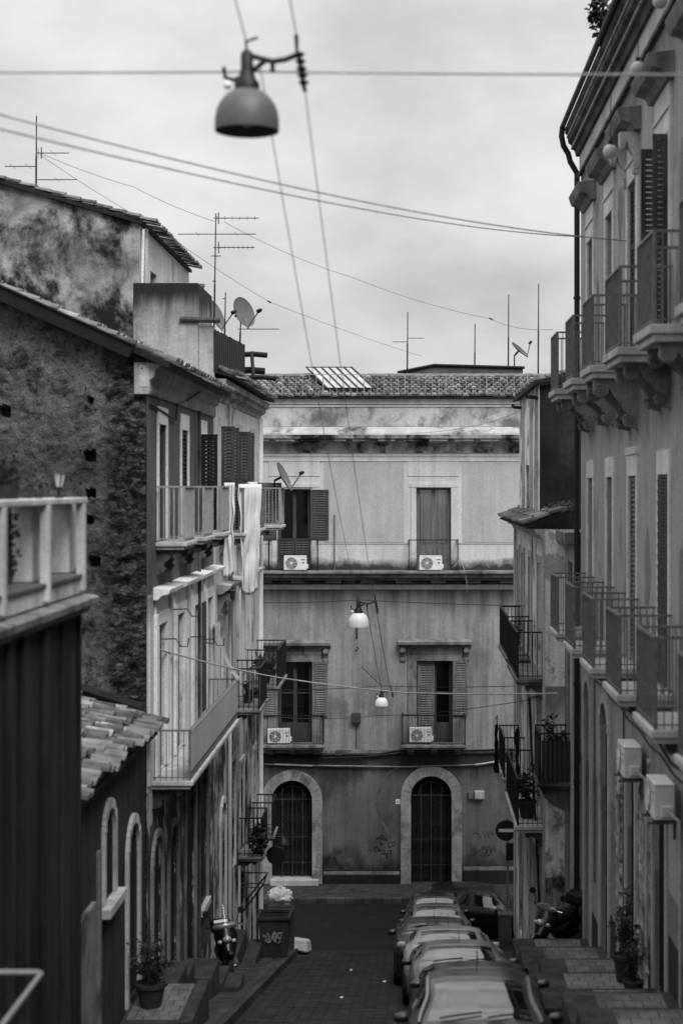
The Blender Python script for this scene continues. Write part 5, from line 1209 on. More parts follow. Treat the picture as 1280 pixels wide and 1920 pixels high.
# ------------------------------------------------------------------ scooters
def scooter(label):
    t = thing('motor_scooter', (0, 0, 0), label, 'motor scooter')
    for y in (-.62, .58):
        mb = MB(); mb.lathe([(.13, -.05), (.22, -.055), (.25, -.03), (.25, .03), (.22, .055), (.13, .05)], (0, y, .25), (1, 0, 0), 20); wh = mb.build('wheel', M['rubber'], t, True)
        mb = MB(); mb.lathe([(.001, -.045), (.13, -.03), (.14, 0), (.13, .03), (.001, .045)], (0, y, .25), (1, 0, 0), 16); mb.build('rim', M['hub'], wh, True)
    pm = M['paint_black']
    prof = [(.05, .38, -.80), (.10, .46, -.76), (.15, .58, -.68), (.20, .72, -.60), (.22, .86, -.54), (.19, .98, -.47), (.10, 1.04, -.44)]
    mb = MB()
    def fs(a, b):
        i = b*(len(prof)-1); k_ = min(int(i), len(prof)-2); q = i-k_; w_, z, y = [prof[k_][n]+(prof[k_+1][n]-prof[k_][n])*q for n in range(3)]
        u = (a-.5)*2; return (u*w_, y+.16*u*u, z)
    mb.grid(fs, 12, 18); mb.grid(lambda a, b: (fs(a, b)[0]*.9, fs(a, b)[1]+.06, fs(a, b)[2]), 12, 18); mb.build('front_shield', pm, t, True)
    mb = MB(); mb.lathe([(.02, -.26), (.09, -.16), (.10, .1), (.07, .26), (.02, .32)], (0, -.62, .50), (0, 1, -.15), 14); mb.build('front_mudguard', pm, t, True)
    mb = MB(); mb.tube([(-.06, -.62, .25), (-.07, -.50, .7)], .028, 8); mb.tube([(.06, -.62, .25), (.07, -.50, .7)], .028, 8); mb.build('fork', M['chrome'], t)
    mb = MB(); mb.ball((0, -.585, .80), .085, 14, 8, .75); mb.build('headlight', M['head_glass'], t, True)
    for sg in (-1, 1):
        mb = MB(); mb.ball((sg*.13, -.52, .76), .05, 10, 6, .8); mb.build('indicator', M['head_glass'], t, True)
        mb = MB(); mb.tube([(sg*.2, -.38, 1.06), (sg*.27, -.40, 1.22), (sg*.31, -.41, 1.27)], .008, 5); mb.lathe([(.001, -.02), (.06, -.015), (.065, .01), (.001, .012)], (sg*.33, -.40, 1.29), (0, 1, .1), 12); mb.build('mirror', M['rubber'], t, True)
        mb = MB(); mb.tube([(sg*.2, -.36, 1.04), (sg*.34, -.28, 1.03)], .017, 7); mb.build('grip', M['rubber'], t)
        mb = MB(); mb.tube([(sg*.17, -.40, 1.03), (sg*.33, -.38, 1.02)], .006, 4); mb.build('brake_lever', M['chrome'], t)
    mb = MB(); mb.lathe([(.03, -.22), (.07, -.15), (.085, 0), (.07, .15), (.03, .22)], (0, -.38, 1.03), (1, 0, 0), 12); mb.build('handlebar_cover', M['paint_silver'], t, True)
    mb = MB(); mb.grid(lambda a, b: ((a-.5)*(.36-.08*b), -.46+.10*b+.20*(a-.5)**2, 1.06+.36*b-(.05*((a-.5)*2)**4 if b > .8 else 0)), 10, 8); mb.build('windscreen', M['pane'], t, True)
    mb = MB(); mb.box(-.16, .16, .26, .33, -.42, .05); mb.build('footboard', pm, t, bevel=.03)
    mb = MB(); mb.lathe([(.05, -.36), (.15, -.30), (.19, -.1), (.19, .2), (.13, .42), (.05, .50)], (0, .36, .52), (0, 1, .14), 16); mb.build('rear_body', pm, t, True)
    mb = MB(); mb.lathe([(.06, -.36), (.125, -.30), (.135, 0), (.125, .32), (.05, .38)], (0, .34, .72), (0, 1, .08), 14); mb.build('seat', M['rubber'], t, True)
    mb = MB(); mb.box(-.2, .2, .84, 1.12, .62, .95); mb.build('top_box', pm, t, bevel=.07)
    mb = MB(); mb.lathe([(.045, -.24), (.055, -.1), (.055, .18), (.03, .28)], (.19, .5, .3), (0, 1, .2), 10, True); mb.build('exhaust', M['hub'], t, True)
    mb = MB(); mb.tube([(-.1, .1, .28), (-.2, .16, .02), (-.26, .18, .0)], .013, 5); mb.build('side_stand', M['iron'], t)
    return t
s1 = scooter('black scooter with a clear windscreen standing on the left pavement'); s1.scale = (1.06,)*3; s1.location = (-3.62, 31.9, road(31.9)+.14); s1.rotation_euler = (SL, rad(-5), rad(12))
s2 = dup(s1, (2.85, 32.3, -9.49), 'dark scooter against the right wall beyond the steps', None, (0, rad(6), rad(-35)))

# ------------------------------------------------------------------ street lamps slung on cables
def lamp(loc, dia, shade, label):
    t = thing('street_lamp', loc, label, 'street lamp', 'lamps slung over the street')
    k = dia/.5; c = Vector(loc)         # loc = centre of the rim
    V = lambda x, y, z: c+Vector((x, y, z))*k
    mb = MB(); r = [(.25, 0), (.252, .03), (.25, .09), (.238, .16), (.213, .22), (.17, .275), (.115, .315), (.08, .33)]
    mb.lathe([(a*k, b*k) for a, b in r], c, (0, 0, 1), 32); mb.lathe([(a*k*.95, b*k-.004) for a, b in r[:-1]], c, (0, 0, 1), 32)
    sh = mb.build('lamp_shade', M[shade], t, True)
    mb = MB(); mb.lathe([(.02*k, .26*k), (.06*k, .20*k), (.07*k, .12*k), (.045*k, .05*k), (.001, .03*k)], c, (0, 0, 1), 14); mb.build('bulb', M['globe'], t, True)
    mb = MB(); mb.lathe([(.10*k, .325*k), (.10*k, .37*k), (.07*k, .41*k), (.05*k, .48*k), (.05*k, .6*k), (.03*k, .63*k)], c, (0, 0, 1), 14, True); mb.build('lamp_cap', M['iron'], t, True)
    mb = MB()
    mb.tube([V(-.18, 0, .5), V(-.17, 0, .42), V(-.1, 0, .40), V(0, 0, .44)], .018*k, 6)
    mb.tube([V(.0, 0, .60), V(.1, 0, .57), V(.2, 0, .545), V(.3, 0, .56), V(.40, 0, .60)], .022*k, 6)
    mb.tube([V(.2, 0, .55), V(.2, 0, .46)], .02*k, 6); mb.tube([V(0, 0, .45), V(.08, 0, .50), V(.15, 0, .555)], .02*k, 6)
    mb.tube([V(-.0, 0, .62), V(-.01, 0, .70), V(.08, .03, .74)], .012*k, 5)
    mb.build('arm', M['iron'], t)
    mb = MB()
    for i in range(5): mb.lathe([(.02*k, -.02*k), (.045*k, 0), (.02*k, .02*k)], V(.41+.008*i, 0, .60-.055*i), (0, 0, 1), 10)
    mb.tube([V(.40, 0, .62), V(.44, 0, .36), V(.455, 0, .31)], .02*k, 6); mb.tube([V(.39, 0, .6), V(.385, 0, .75)], [.012*k, .02*k], 6); mb.build('insulator', M['iron'], t)
    mb = MB(); mb.ball(V(-.15, 0, .36), .035*k, 10, 6); mb.build('pulley', M['lamp_white'], t, True)
    return t
l1 = P(463, 246, 12.5); l2 = P(672, 1175, 37.); l3 = P(715, 1323, 50.)
lamp(l1, .5, 'lamp_grey', 'large near dark domed lamp hanging against the sky')
lamp(l2, .49, 'lamp_white', 'white domed lamp hanging before the middle storey of the palazzo')
lamp(l3, .40, 'lamp_white', 'small farthest white lamp hanging low over the junction')

def cable(pts, r, label, m='wire', sag=0., n=18, cat='cable', group=None, seg=5):
    pts = [Vector(p) for p in pts]; out_ = []
    for a, b in zip(pts, pts[1:]):
        for i in range(n+1):
            t = i/n; q = a.lerp(b, t); q.z -= sag*4*t*(1-t); out_.append(q)
    mb = MB(); mb.tube(out_, r, seg)
    return tag(mb.build('cable', M[m], None, True), label, cat, group)
WC = {}
cable([P(-350, 133, 12.5), P(463+20, 133, 12.5)+Vector((0, .02, 0)), P(1610, 140, 12.5)], .010, 'level cable across the street carrying the near dark lamp', 'wire_mid', .01)
cable([P(-200, 160, 13.), P(1178, 452, 25.8)], .010, 'upper of the two thick cables crossing the sky to the grey house', 'wire_mid', .2, 40)
cable([P(-200, 192, 12.), P(1090, 444, 32.6)], .010, 'lower of the two thick cables crossing the sky to the grey house', 'wire_mid', .2, 40)
a1 = l1+Vector((0, 0, .62)); b1 = l1+Vector((.455, 0, .3)); a2 = l2+Vector((-.02, 0, .62)); b2 = l2+Vector((.42, 0, .33)); a3 = l3+Vector((0, 0, .5)); b3 = l3+Vector((.33, 0, .28))
cable([l1+Vector((-.0, .0, .68)), Vector((-1.42, -3, 6.2))], .005, 'left cable from the near lamp up towards the viewer', 'grey_iron', .1)
cable([l1+Vector((.385, 0, .75)), Vector((-.95, -3, 6.2))], .005, 'right cable from the near lamp up towards the viewer', 'grey_iron', .1)
cable([a1+Vector((.1, 0, -.1)), a2], .0045, 'left long cable running from the near lamp down to the white lamp', 'wire_mid', .25, 30)
cable([b1, b2], .0045, 'right long cable running from the near lamp down to the white lamp', 'wire_mid', .25, 30)
cable([a2+Vector((.2, 0, -.1)), a3], .008, 'left cable from the white lamp down to the farthest lamp', 'wire', .08)
cable([b2, b3], .008, 'right cable from the white lamp down to the farthest lamp', 'wire', .08)
cable([P(497, 1130, 37), l2+Vector((0, 0, .62)), P(985, 1136, 39.6)], .008, 'thin level cable holding the white lamp', 'wire', .02)
cable([P(280, 1212, 26.6), P(440, 1254, 34.), P(560, 1276, 36.5), P(760, 1299, 36), P(1045, 1300, 33.)], .016, 'pale cable drooping from the old house across to the narrow house', 'wire_pale', .02)
cable([P(487, 1294, 45), l3+Vector((0, 0, .62)), P(966, 1286, 45)], .010, 'dark stay cable with clamps above the farthest lamp', 'wire', .04)
cable([P(677, 1250, 51.5), l3+Vector((-.02, .05, .62))], .012, 'short dark stay from the palazzo wall to the farthest lamp', 'wire')
cable([P(480, 1340, 45), P(700, 1342, 46), P(1030, 1305, 36.)], .008, 'lowest thin cable crossing above the palazzo balconies', 'wire', .1)
cable([P(72, 285, 34.9), P(250, 350, 36), P(405, 416, 36.3)], .005, 'hair-thin stay wire between the two left roof aerials', 'wire', .05)
cable([P(75, 290, 34.9), P(300, 430, 37), P(505, 566, 40), P(790, 668, 55)], .005, 'hair-thin wire sloping down from the far left aerial to the palazzo roof', 'wire', .05)
cable([P(420, 416, 36.3), P(660, 520, 42), P(920, 598, 46), P(1036, 618, 31.)], .005, 'hair-thin wire from the tall aerial across the sky to the grey house', 'wire', .1)
for i, (x, y, Y) in enumerate(((505, 566, 40), (920, 598, 46))):
    mb = MB(); p = P(x, y, Y); mb.tube([p+Vector((-.06, 0, .035)), p, p+Vector((.06, 0, -.03))], [.01, .028, .01], 6); tag(mb.build('wire_insulator', M['iron']), ['little dark insulator on the thin wire near the left dish', 'little dark insulator on the thin wire in the open sky'][i], 'insulator')
cable([P(975, 771, 44.5), P(880, 800, 52.6), P(770, 812, 52.4)], .006, 'thin wire slanting along the palazzo parapet at the right', 'wire', .05)
FBo = 52.93
mb = MB(); mb.tube([P(495, 1413, FBo), P(560, 1417, FBo), P(640, 1414, FBo), P(700, 1415, FBo), P(745, 1407, FBo), P(870, 1407, FBo), P(965, 1404, FBo)], .026, 6); mb.tube([P(495, 1417, FBo-.02), P(600, 1421, FBo-.02), P(680, 1419, FBo-.02), P(750, 1412, FBo-.02), P(965, 1410, FBo-.02)], .018, 6)
tag(mb.build('cable_bundle', M['wire'], None, True), 'black cable bundle stapled along the palazzo above the arches', 'cable')
mb = MB(); mb.tube([P(495, 1433, FBo), P(620, 1436, FBo), P(760, 1438, FBo), P(890, 1434, FBo)], .03, 6); tag(mb.build('cable_bundle', M['grey_iron'], None, True), 'grey conduit running just over the tops of the arches', 'cable')
mb = MB(); mb.tube([P(890, 1434, FBo-.01), P(905, 1432, FBo-.01), P(935, 1427, FBo)], .035, 6); tag(mb.build('conduit', M['wire_pale'], None, True), 'short white conduit end at the right of the grey conduit', 'conduit')
mb = MB(); mb.tube([P(515, 1433, FBo-.03), P(586, 1436, FBo-.03)], .032, 6); tag(mb.build('conduit', M['wire_pale'], None, True), 'short white conduit above the left arch', 'conduit')
# boxes and small fittings on the palazzo
def wall_box(px0, px1, py0, py1, m, label, dpt=.16):
    t = thing('junction_box', FB((UU(px0)+UU(px1))/2, VV(py1), 0), label, 'junction box')
    mb = MB(FB); mb.box(UU(px0), UU(px1), VV(py1), VV(py0), .001, dpt); mb.build('case', M[m], t, bevel=.012)
    mb = MB(FB); mb.box(UU(px0)+.03, UU(px1)-.03, VV(py1)+.03, VV(py0)-.03, dpt, dpt+.008); mb.build('lid', M[m], t, bevel=.004)
wall_box(659, 676, 1336, 1355, 'ac_dark', 'dark box on the palazzo wall between the two middle balconies'); wall_box(878, 887, 1484, 1497, 'grey_iron', 'smaller grey box beside the pale box right of the arch', .1); wall_box(889, 907, 1482, 1497, 'stone_trim', 'pale meter box right of the right arched door')
wall_box(629, 641, 1406, 1416, 'ac_dark', 'small dark box on the cable bundle above the left arch', .1)
mb = MB(); mb.tube([P(668, 1356, 52.95), P(668, 1404, 52.95)], .012, 5); tag(mb.build('conduit', M['wire']), 'thin upright conduit below the dark wall box', 'conduit')
mb = MB(); mb.tube([P(627, 965, 52.94), P(627, 1074, 52.94)], .022, 6); tag(mb.build('drainpipe', M['old_trim']), 'thin upright pipe right of the open shutter on the top storey', 'pipe')
mb = MB(); mb.tube([P(669, 1175, 52.95), P(669, 1192, 52.6), P(668, 1198, 52.6)], .03, 6); tag(mb.build('wall_hook', M['iron']), 'dark iron stay on the palazzo wall under the white lamp', 'hook')
mb = MB(); mb.tube([P(668, 1213, 52.95), P(671, 1215, 52.7), P(669, 1221, 52.7), P(666, 1219, 52.8)], .02, 5); tag(mb.build('wall_hook', M['iron']), 'small curled iron hook lower on the palazzo wall', 'hook')
mb = MB(); mb.tube([P(848, 1064, 52.5), P(855, 1058, 52.4), P(862, 1045, 52.4), P(868, 1062, 52.4), P(874, 1090, 52.5), P(875, 1110, 52.9)], .012, 5); tag(mb.build('hose', M['wire_pale'], None, True), 'pale hose curling off the ledge by the right air conditioner', 'hose')

# ------------------------------------------------------------------ air conditioners
def aircon(loc, label, w_=.74, h=.5, d_=.27, rz=0.):
    """front face towards -y"""
    t = thing('air_conditioner', (0, 0, 0), label, 'air conditioner')
    mb = MB(); mb.box(-w_/2, w_/2, .03, h, -d_/2, d_/2); mb.build('case', M['ac_white'], t, bevel=.02)
    c = (-w_*.16, -d_/2, h*.52); r = h*.38
    mb = MB(); mb.lathe([(.001, .004), (r, .004), (r*1.03, .012)], (c[0], c[1]-.012, c[2]), (0, 1, 0), 28); mb.build('fan_opening', M['ac_dark'], t)
    mb = MB()
    for i in range(7):
        q = r*(i+1)/7; mb.tube([(c[0]+q*math.cos(a*math.pi/14), c[1]-.016, c[2]+q*math.sin(a*math.pi/14)) for a in range(29)], .0035, 4)
    for i in range(8): a = i*math.pi/4; mb.tube([(c[0]+.05*math.cos(a), c[1]-.018, c[2]+.05*math.sin(a)), (c[0]+r*math.cos(a+.3), c[1]-.018, c[2]+r*math.sin(a+.3))], .004, 4)
    mb.lathe([(.001, -.006), (.045, 0), (.045, .006)], (c[0], c[1]-.02, c[2]), (0, 1, 0), 16); mb.build('fan_grille', M['ac_white'], t)
    mb = MB(); mb.box(w_*.27, w_*.44, h*.72, h*.78, -d_/2-.003, -d_/2-.001); mb.box(w_*.33, w_*.40, h*.5, h*.6, -d_/2-.003, -d_/2-.001); mb.build('badge', M['ac_dark'], t)
    mb = MB(); mb.box(w_/2-.005, w_/2+.05, .08, .22, -.05, .1); mb.build('valve_cover', M['ac_white'], t, bevel=.01)
    mb = MB()
    for q in range(9): mb.box(-w_/2-.006, -w_/2-.001, h*.14+q*h*.075, h*.14+q*h*.075+.014, -d_*.34, d_*.34)
    mb.build('side_vent', M['ac_dark'], t); mb = MB(); mb.box(-w_/2-.004, w_/2+.004, h*.955, h*.965, -d_/2-.004, d_/2+.004); mb.build('seam', M['ac_dark'], t)
    for x in (-w_*.35, w_*.35): mb = MB(); mb.box(x-.03, x+.03, 0, .03, -d_/2, d_/2); mb.build('foot', M['rubber'], t)
    t.location = loc; t.rotation_euler = (0, 0, rz); return t
a0 = aircon((UU(554)*.993, 52.55, -2.775), 'white air conditioner standing on the palazzo ledge under the left door')
dup(a0, (UU(807)*.993, 52.55, -2.775), 'white air conditioner standing on the palazzo ledge under the curtained door', 'air conditioners on the palazzo', (0, 0, rad(-3))); a0['group'] = 'air conditioners on the palazzo'
dup(a0, (UU(524), 52.72, VV(1392)), 'white air conditioner behind the bars of the left middle balcony', 'air conditioners on the palazzo', (0, 0, rad(5)))
dup(a0, (UU(788), 52.72, VV(1390)), 'white air conditioner behind the bars of the right middle balcony', 'air conditioners on the palazzo')
for y, z, l in ((23.9, -4.33, 'higher and farther wall air conditioner on the grey house'), (20.95, -4.33, 'nearest wall air conditioner on the grey house at the right edge')):
    c = dup(a0, (3.26, y, z), l, 'air conditioners on the grey house', (0, 0, rad(-90)))
    mb = MB(FR)
    for q in (-.26, .26): mb.box(y+q-.02, y+q+.02, z-.04, z-.002, 0, .44); mb.box(y+q-.02, y+q+.02, z-.35, z-.04, 0, .03)
    tag(mb.build('wall_bracket', M['grey_iron']), 'bracket pair under the '+('higher farther' if y > 22 else 'nearest')+' wall air conditioner', 'bracket')
    mb = MB(); mb.tube([(3.3, y-.42, z+.15), (3.42, y-.5, z+.05), (3.44, y-.52, z-.6), (3.44, y-.5, z-2.4)], .025, 6); tag(mb.build('drain_hose', M['wire_pale'], None, True), 'pale hose hanging from the '+('higher farther' if y > 22 else 'nearest')+' wall air conditioner', 'hose')

# ------------------------------------------------------------------ aerials and dishes
def aerial(base, top, arms, label, name='tv_aerial', r=.022):
    base = Vector(base); top = Vector(top); t = thing(name, base, label, 'aerial')
    mb = MB(); mb.tube([base, base.lerp(top, .55), base.lerp(top, .56), top], [r, r, r*.75, r*.6], 6); mb.build('mast', M['iron'], t)
    for (x0, x1, z, els, eh) in arms:
        mb = MB(); p = lambda x: Vector((base.x+x, base.y, z)); mb.tube([p(x0), p(x1)], .011, 5)
        for i in range(els):
            q = p(x0+(x1-x0)*(i+.5)/els); 
            if eh > 0: mb.tube([q-Vector((0, 0, eh)), q+Vector((0, 0, eh))], .005, 4)
            else: mb.tube([q-Vector((0, .3, 0)), q+Vector((0, .3, 0))], .005, 4)
        if eh > 0: 
            q = p(x0+.16*(1 if x1 > x0 else -1)*0); mb.tube([p(x0+(.12 if x1 > x0 else -.12))-Vector((0, 0, .13)), p(x0+(.12 if x1 > x0 else -.12))+Vector((0, 0, .13))], .012, 4)
        mb.build('aerial_arm', M['iron'], t)
    return t
Z = lambda py, Y: (912-py)*Y/3000
S_ = lambda px, Y: px*Y/3000
Y = 36.; b = P(68, 360, Y); aerial((b.x, Y, 6.3), P(69, 217, Y), [(.03, S_(62, Y), Z(287, Y), 1, -1), (-S_(58, Y), 0, Z(312, Y), 2, -1), (.03, S_(77, Y), Z(337, Y), 1, -1), (S_(38, Y), S_(65, Y), Z(367, Y), 0, 0), (0, .1, Z(287, Y), 1, .12)], 'far left aerial on the tall house roof with three long booms')
Y = 36.4; aerial((P(400, 0, Y).x, Y, 2.6), P(405, 400, Y), [(0, S_(85, Y), Z(409, Y), 6, .05), (-S_(66, Y), S_(80, Y), Z(439, Y), 2, -1), (0, S_(77, Y), Z(464, Y), 9, .045), (-.05, .18, Z(480, Y), 1, -1), (-.02, .06, Z(527, Y), 0, 0)], 'tall aerial with comb-like arms above the plank fence')
Y = 36.6; aerial((P(420, 0, Y).x, Y, 2.6), P(423, 548, Y), [(-.03, .02, Z(560, Y), 0, 0)], 'short bare pole right of the tall aerial', 'roof_pole')
Y = 56.; aerial((P(763, 0, Y).x, Y, 3.6), P(764, 585, Y), [(.03, S_(32, Y), Z(634, Y), 2, -1), (-S_(28, Y), 0, Z(641, Y), 2, -1)], 'small two-armed aerial on the palazzo roof by the hut', r=.03)
for px, py0, py1, Yv, l in ((889, 700, 607, 57.5, 'left and shortest of the three thin masts over the palazzo'), (952, 690, 552, 57.5, 'middle thin mast over the palazzo, behind the dish'), (1008, 705, 532, 57.0, 'right and thickest of the three thin masts over the palazzo')):
    aerial((P(px, 0, Yv).x, Yv, 3.5), P(px+1, py1, Yv), [], l, 'roof_mast', .03)
Y = 40.; aerial((P(449, 0, Y).x, Y, 3.3), P(452, 590, Y), [(-.04, S_(74, Y), Z(617, Y), 0, 0)], 'dish pole with one level boom over the plank fence', 'roof_pole', .025)
def dish(c, nrm, r, label, pole=None, feed=1.):
    c = Vector(c); nrm = Vector(nrm).normalized(); t = thing('satellite_dish', c, label, 'satellite dish')
    mb = MB(); mb.lathe([(.001, -.16*r)]+[(r*q/8, -.16*r*(1-(q/8)**2)) for q in range(1, 9)]+[(r*1.02, .01)]+[(r*q/8, -.16*r*(1-(q/8)**2)-.015) for q in range(8, 0, -1)], c, nrm, 28); mb.build('reflector', M['lamp_grey'] if feed > 0 else M['ac_dark'], t, True)
    dn = Vector((0, 0, -1)); low_ = (dn-nrm*dn.dot(nrm)).normalized(); e = c+low_*r; f = c+nrm*r*1.15*abs(feed)+low_*r*.35
    mb = MB(); mb.tube([e, f], .018, 5); mb.tube([c-nrm*.05+low_*.1, e+low_*.04], .03, 5); mb.build('feed_arm', M['grey_iron'], t)
    mb = MB(); mb.lathe([(.03, -.08), (.05, -.02), (.05, .06)], f, -nrm, 10, True); mb.build('receiver', M['iron'], t)
    mb = MB(); mb.tube([c-nrm*.16*r, c-nrm*.3], .035, 6)
    if pole: mb.tube([c-nrm*.3, Vector(pole)], .025, 6)
    mb.build('mount', M['iron'], t); return t
p = P(458, 585, 40); dish(p, (.80, -.50, .30), .39, 'grey satellite dish on a pole over the plank fence')
p = P(406, 590, 39.); dish(p, (.8, -.25, .35), .38, 'partly hidden dish behind the tall aerial', (p.x-.05, 39, 2.6))
p = P(974, 655, 57.); dish(p, (.62, -.25, .72), .37, 'dark tilted dish on the hut roof between thin masts', (p.x-.2, 57, 4.15), -1)
p = P(533, 892, 43.4); dish(p, (.86, -.12, .42), .40, 'pale edge-on dish on the corner balcony of the pale house', (p.x-.28, 43.4, -.1))

# ------------------------------------------------------------------ washing
def sheet(name, x, ya, yb, ztop, zbot, m, label, seed=0, cat='laundry', amp=.06, wx=.22):
    r = random.Random(seed); ph = r.random()*6
    mb = MB()
    def f(a, b):
        z = ztop-(ztop-zbot+.05*math.sin(a*5+ph))*b; y = ya+(yb-ya)*(a if True else 0)*(1-.25*b)+(yb-ya)*.1*b
        return (x+wx*(a-.5)*(1-.3*b*(seed == 2))+amp*.3*math.sin(a*9+ph+2.2*b)*(.25+b)+.05*noise.noise((a*3, b*5, seed)), y+amp*(.7*math.sin(a*19+ph+2*b)+.5*math.sin(a*37+ph-b))*(.5+.6*b)+.06*noise.noise((a*2, b*4, seed+5)), z)
    mb.grid(f, 40, 30); o = mb.build(name, M[m], None, True); s = o.modifiers.new('thick', 'SOLIDIFY'); s.thickness = .006
    return tag(o, label, cat, 'washing hung along the pale house')
sheet('hanging_sheet', -3.96, 34.9, 35.0, .08, -1.95, 'cloth_white', 'narrow white cloth hung nearest, left of the long sheets', 1)
sheet('hanging_sheet', -3.62, 35.7, 36.6, .05, -2.4, 'cloth_white', 'longest white sheet hung from the rail of the pale house', 2, wx=.42)
sheet('hanging_sheet', -3.66, 36.7, 37.1, .1, -1.1, 'cloth_white', 'short bunched white cloth hung past the longest sheet', 3, amp=.09)
sheet('hanging_cloth', 2.28, 42.6, 43.0, -6.1, -7.0, 'cloth_white', 'white garment over the lower far balcony at the right', 4, wx=.1)
sheet('hanging_cloth', 2.22, 41.5, 42.0, -6.2, -7.45, 'cloth_dark', 'black garment hung at the lower right balcony', 5, wx=.1)
sheet('hanging_cloth', 2.5, 37.5, 38.3, -5.75, -7.3, 'cloth_dark', 'long dark cloth hung behind the plant on the right balcony', 6, wx=.12)
mb = MB(); tp = P(418, 1172, 34.3)
mb.grid(lambda a, b: (-4.2+.60*b**1.0, 34.2-.9*b+.5*a, -2.95-1.1*b+.18*math.sin(math.pi*b)*-1+.02*math.sin(a*9)), 8, 18); o = mb.build('sun_curtain', M['cloth_grey'], None, True); o.modifiers.new('thick', 'SOLIDIFY').thickness = .008
tag(o, 'grey cloth curtain drawn slantwise out over the long balcony rail', 'curtain')

# ------------------------------------------------------------------ plants
def potted(loc, label, pr=.2, ph=.32, rx=.35, rz=.45, n=260, leaf='leaf', ls=.09, cat='potted plant'):
    t = thing('potted_plant', loc, label, cat); c = Vector(loc)
    mb = MB(); mb.lathe([(pr*.7, 0), (pr, ph*.86), (pr*1.12, ph*.86), (pr*1.12, ph), (pr*.95, ph), (pr*.9, ph*.9), (.001, ph*.9)], c, (0, 0, 1), 18); mb.build('pot', M['terracotta'], t, True)
    mb = MB(); r = random.Random(n)
    for i in range(6):
        a = r.uniform(0, 6.28); mb.tube([c+Vector((0, 0, ph*.9)), c+Vector((rx*.25*math.cos(a), rx*.25*math.sin(a), ph+rz*.7)), c+Vector((rx*.6*math.cos(a), rx*.6*math.sin(a), ph+rz*1.4))], [.012, .009, .004], 5)
    mb.build('stem', M['mid_wood'], t)
    mb = MB(); tips = mb.branches(c+Vector((0, 0, ph*.9)), rx*1.15, rz, n, ls*1.05, n+int(c.y*7)); mb.build('foliage', M[leaf], t)
    mb = MB()
    for pts in tips: mb.tube(pts, [.008, .007, .005, .004, .002], 4)
    mb.build('shoots', M['mid_wood'], t)
    return t
potted((-3.93, 24.2, -7.865), 'large dark bush in a pot on the left tiled landing', .22, .36, .36, .40, 800, ls=.06)
potted((3.2, 24.0, -7.42), 'tall dark plant in a pot by the crumbled jamb at right', .17, .4, .2, .5, 700, ls=.05)
potted((3.2, 23.05, -7.42), 'lower dark plant in a pot in front of the taller one at right', .14, .3, .16, .36, 500, ls=.05)
potted((-3.85, 42.4, -5.2), 'grassy pale plant pouring over the pale house balcony rail', .15, .22, .26, .28, 420, 'leaf_pale', .13)
potted((-3.8, 43.6, -5.2), 'leafy plant at the far end of the same pale house balcony', .14, .22, .22, .26, 260, 'leaf', .07)
potted((-3.9, 38.4, -5.2), 'small plant behind the scrolled iron panels', .12, .2, .18, .2, 160, ls=.06)
potted((2.62, 36.2, -7.5), 'dark bushy plant in a pot on the lower right balcony', .2, .4, .32, .5, 320)
potted((2.72, 41.9, -4.25), 'bright small plant on the upper right balcony floor', .13, .2, .2, .3, 120, 'leaf_pale')
potted((3.0, 34.1, -6.2), 'round dark bush on the balcony with corrugated sheets', .16, .5, .26, .42, 260)
mb = MB(); r = random.Random(5)
t = thing('hanging_plant', (-3.72, 39.8, -8.6), 'dark drooping plant hung on the low balcony of the pale house', 'hanging plant'); mb = MB(); mb.leaves((-3.8, 39.76, -8.6), .2, .25, 240, .12, 8, .35); mb.build('foliage', M['leaf'], t); mb = MB(); mb.lathe([(.08, 0), (.13, .16), (.13, .18)], (-3.8, 39.76, -8.75), (0, 0, 1), 12); mb.build('pot', M['terracotta'], t)
t = thing('terrace_plant', (-3.85, 15.5, -.125), 'ragged dark shrub on the white terrace coping at the left', 'plant'); mb = MB(); mb.leaves((-3.9, 15.45, .10), .14, .17, 500, .035, 9); mb.build('foliage', M['leaf'], t); mb = MB(); mb.lathe([(.10, 0), (.13, .14), (.001, .14)], (-3.9, 15.45, -.125), (0, 0, 1), 14); mb.build('pot', M['terracotta'], t)
t = thing('terrace_plant', (-3.85, 16.5, -.125), 'low straggling plant on the terrace between shrub and lantern', 'plant'); mb = MB(); mb.leaves((-3.85, 16.4, -.02), .16, .12, 160, .05, 10); mb.build('foliage', M['leaf_pale'], t)
t = thing('terrace_plant', (-3.7, 15.0, -.9), 'ivy trailing down the terrace railing beside the second post', 'plant'); mb = MB(); mb.leaves((-3.82, 15.1, -.55), .12, .42, 260, .06, 11); mb.build('foliage', M['leaf'], t)
t = thing('roof_plant', (3.1, 28.2, 8.09), 'wild tuft growing on the attic edge of the grey house', 'plant'); mb = MB(); mb.leaves((3.32, 28.2, 8.3), .2, .3, 160, .14, 12); mb.build('foliage', M['leaf'], t)
t = thing('terrace_weeds', (3.6, 36, -1), 'pale dry weeds heaped on the small terrace below the dark party wall', 'weeds'); mb = MB(); mb.leaves((3.5, 36.6, -.5), .45, .16, 900, .06, 13); mb.build('foliage', M['leaf_pale'], t)

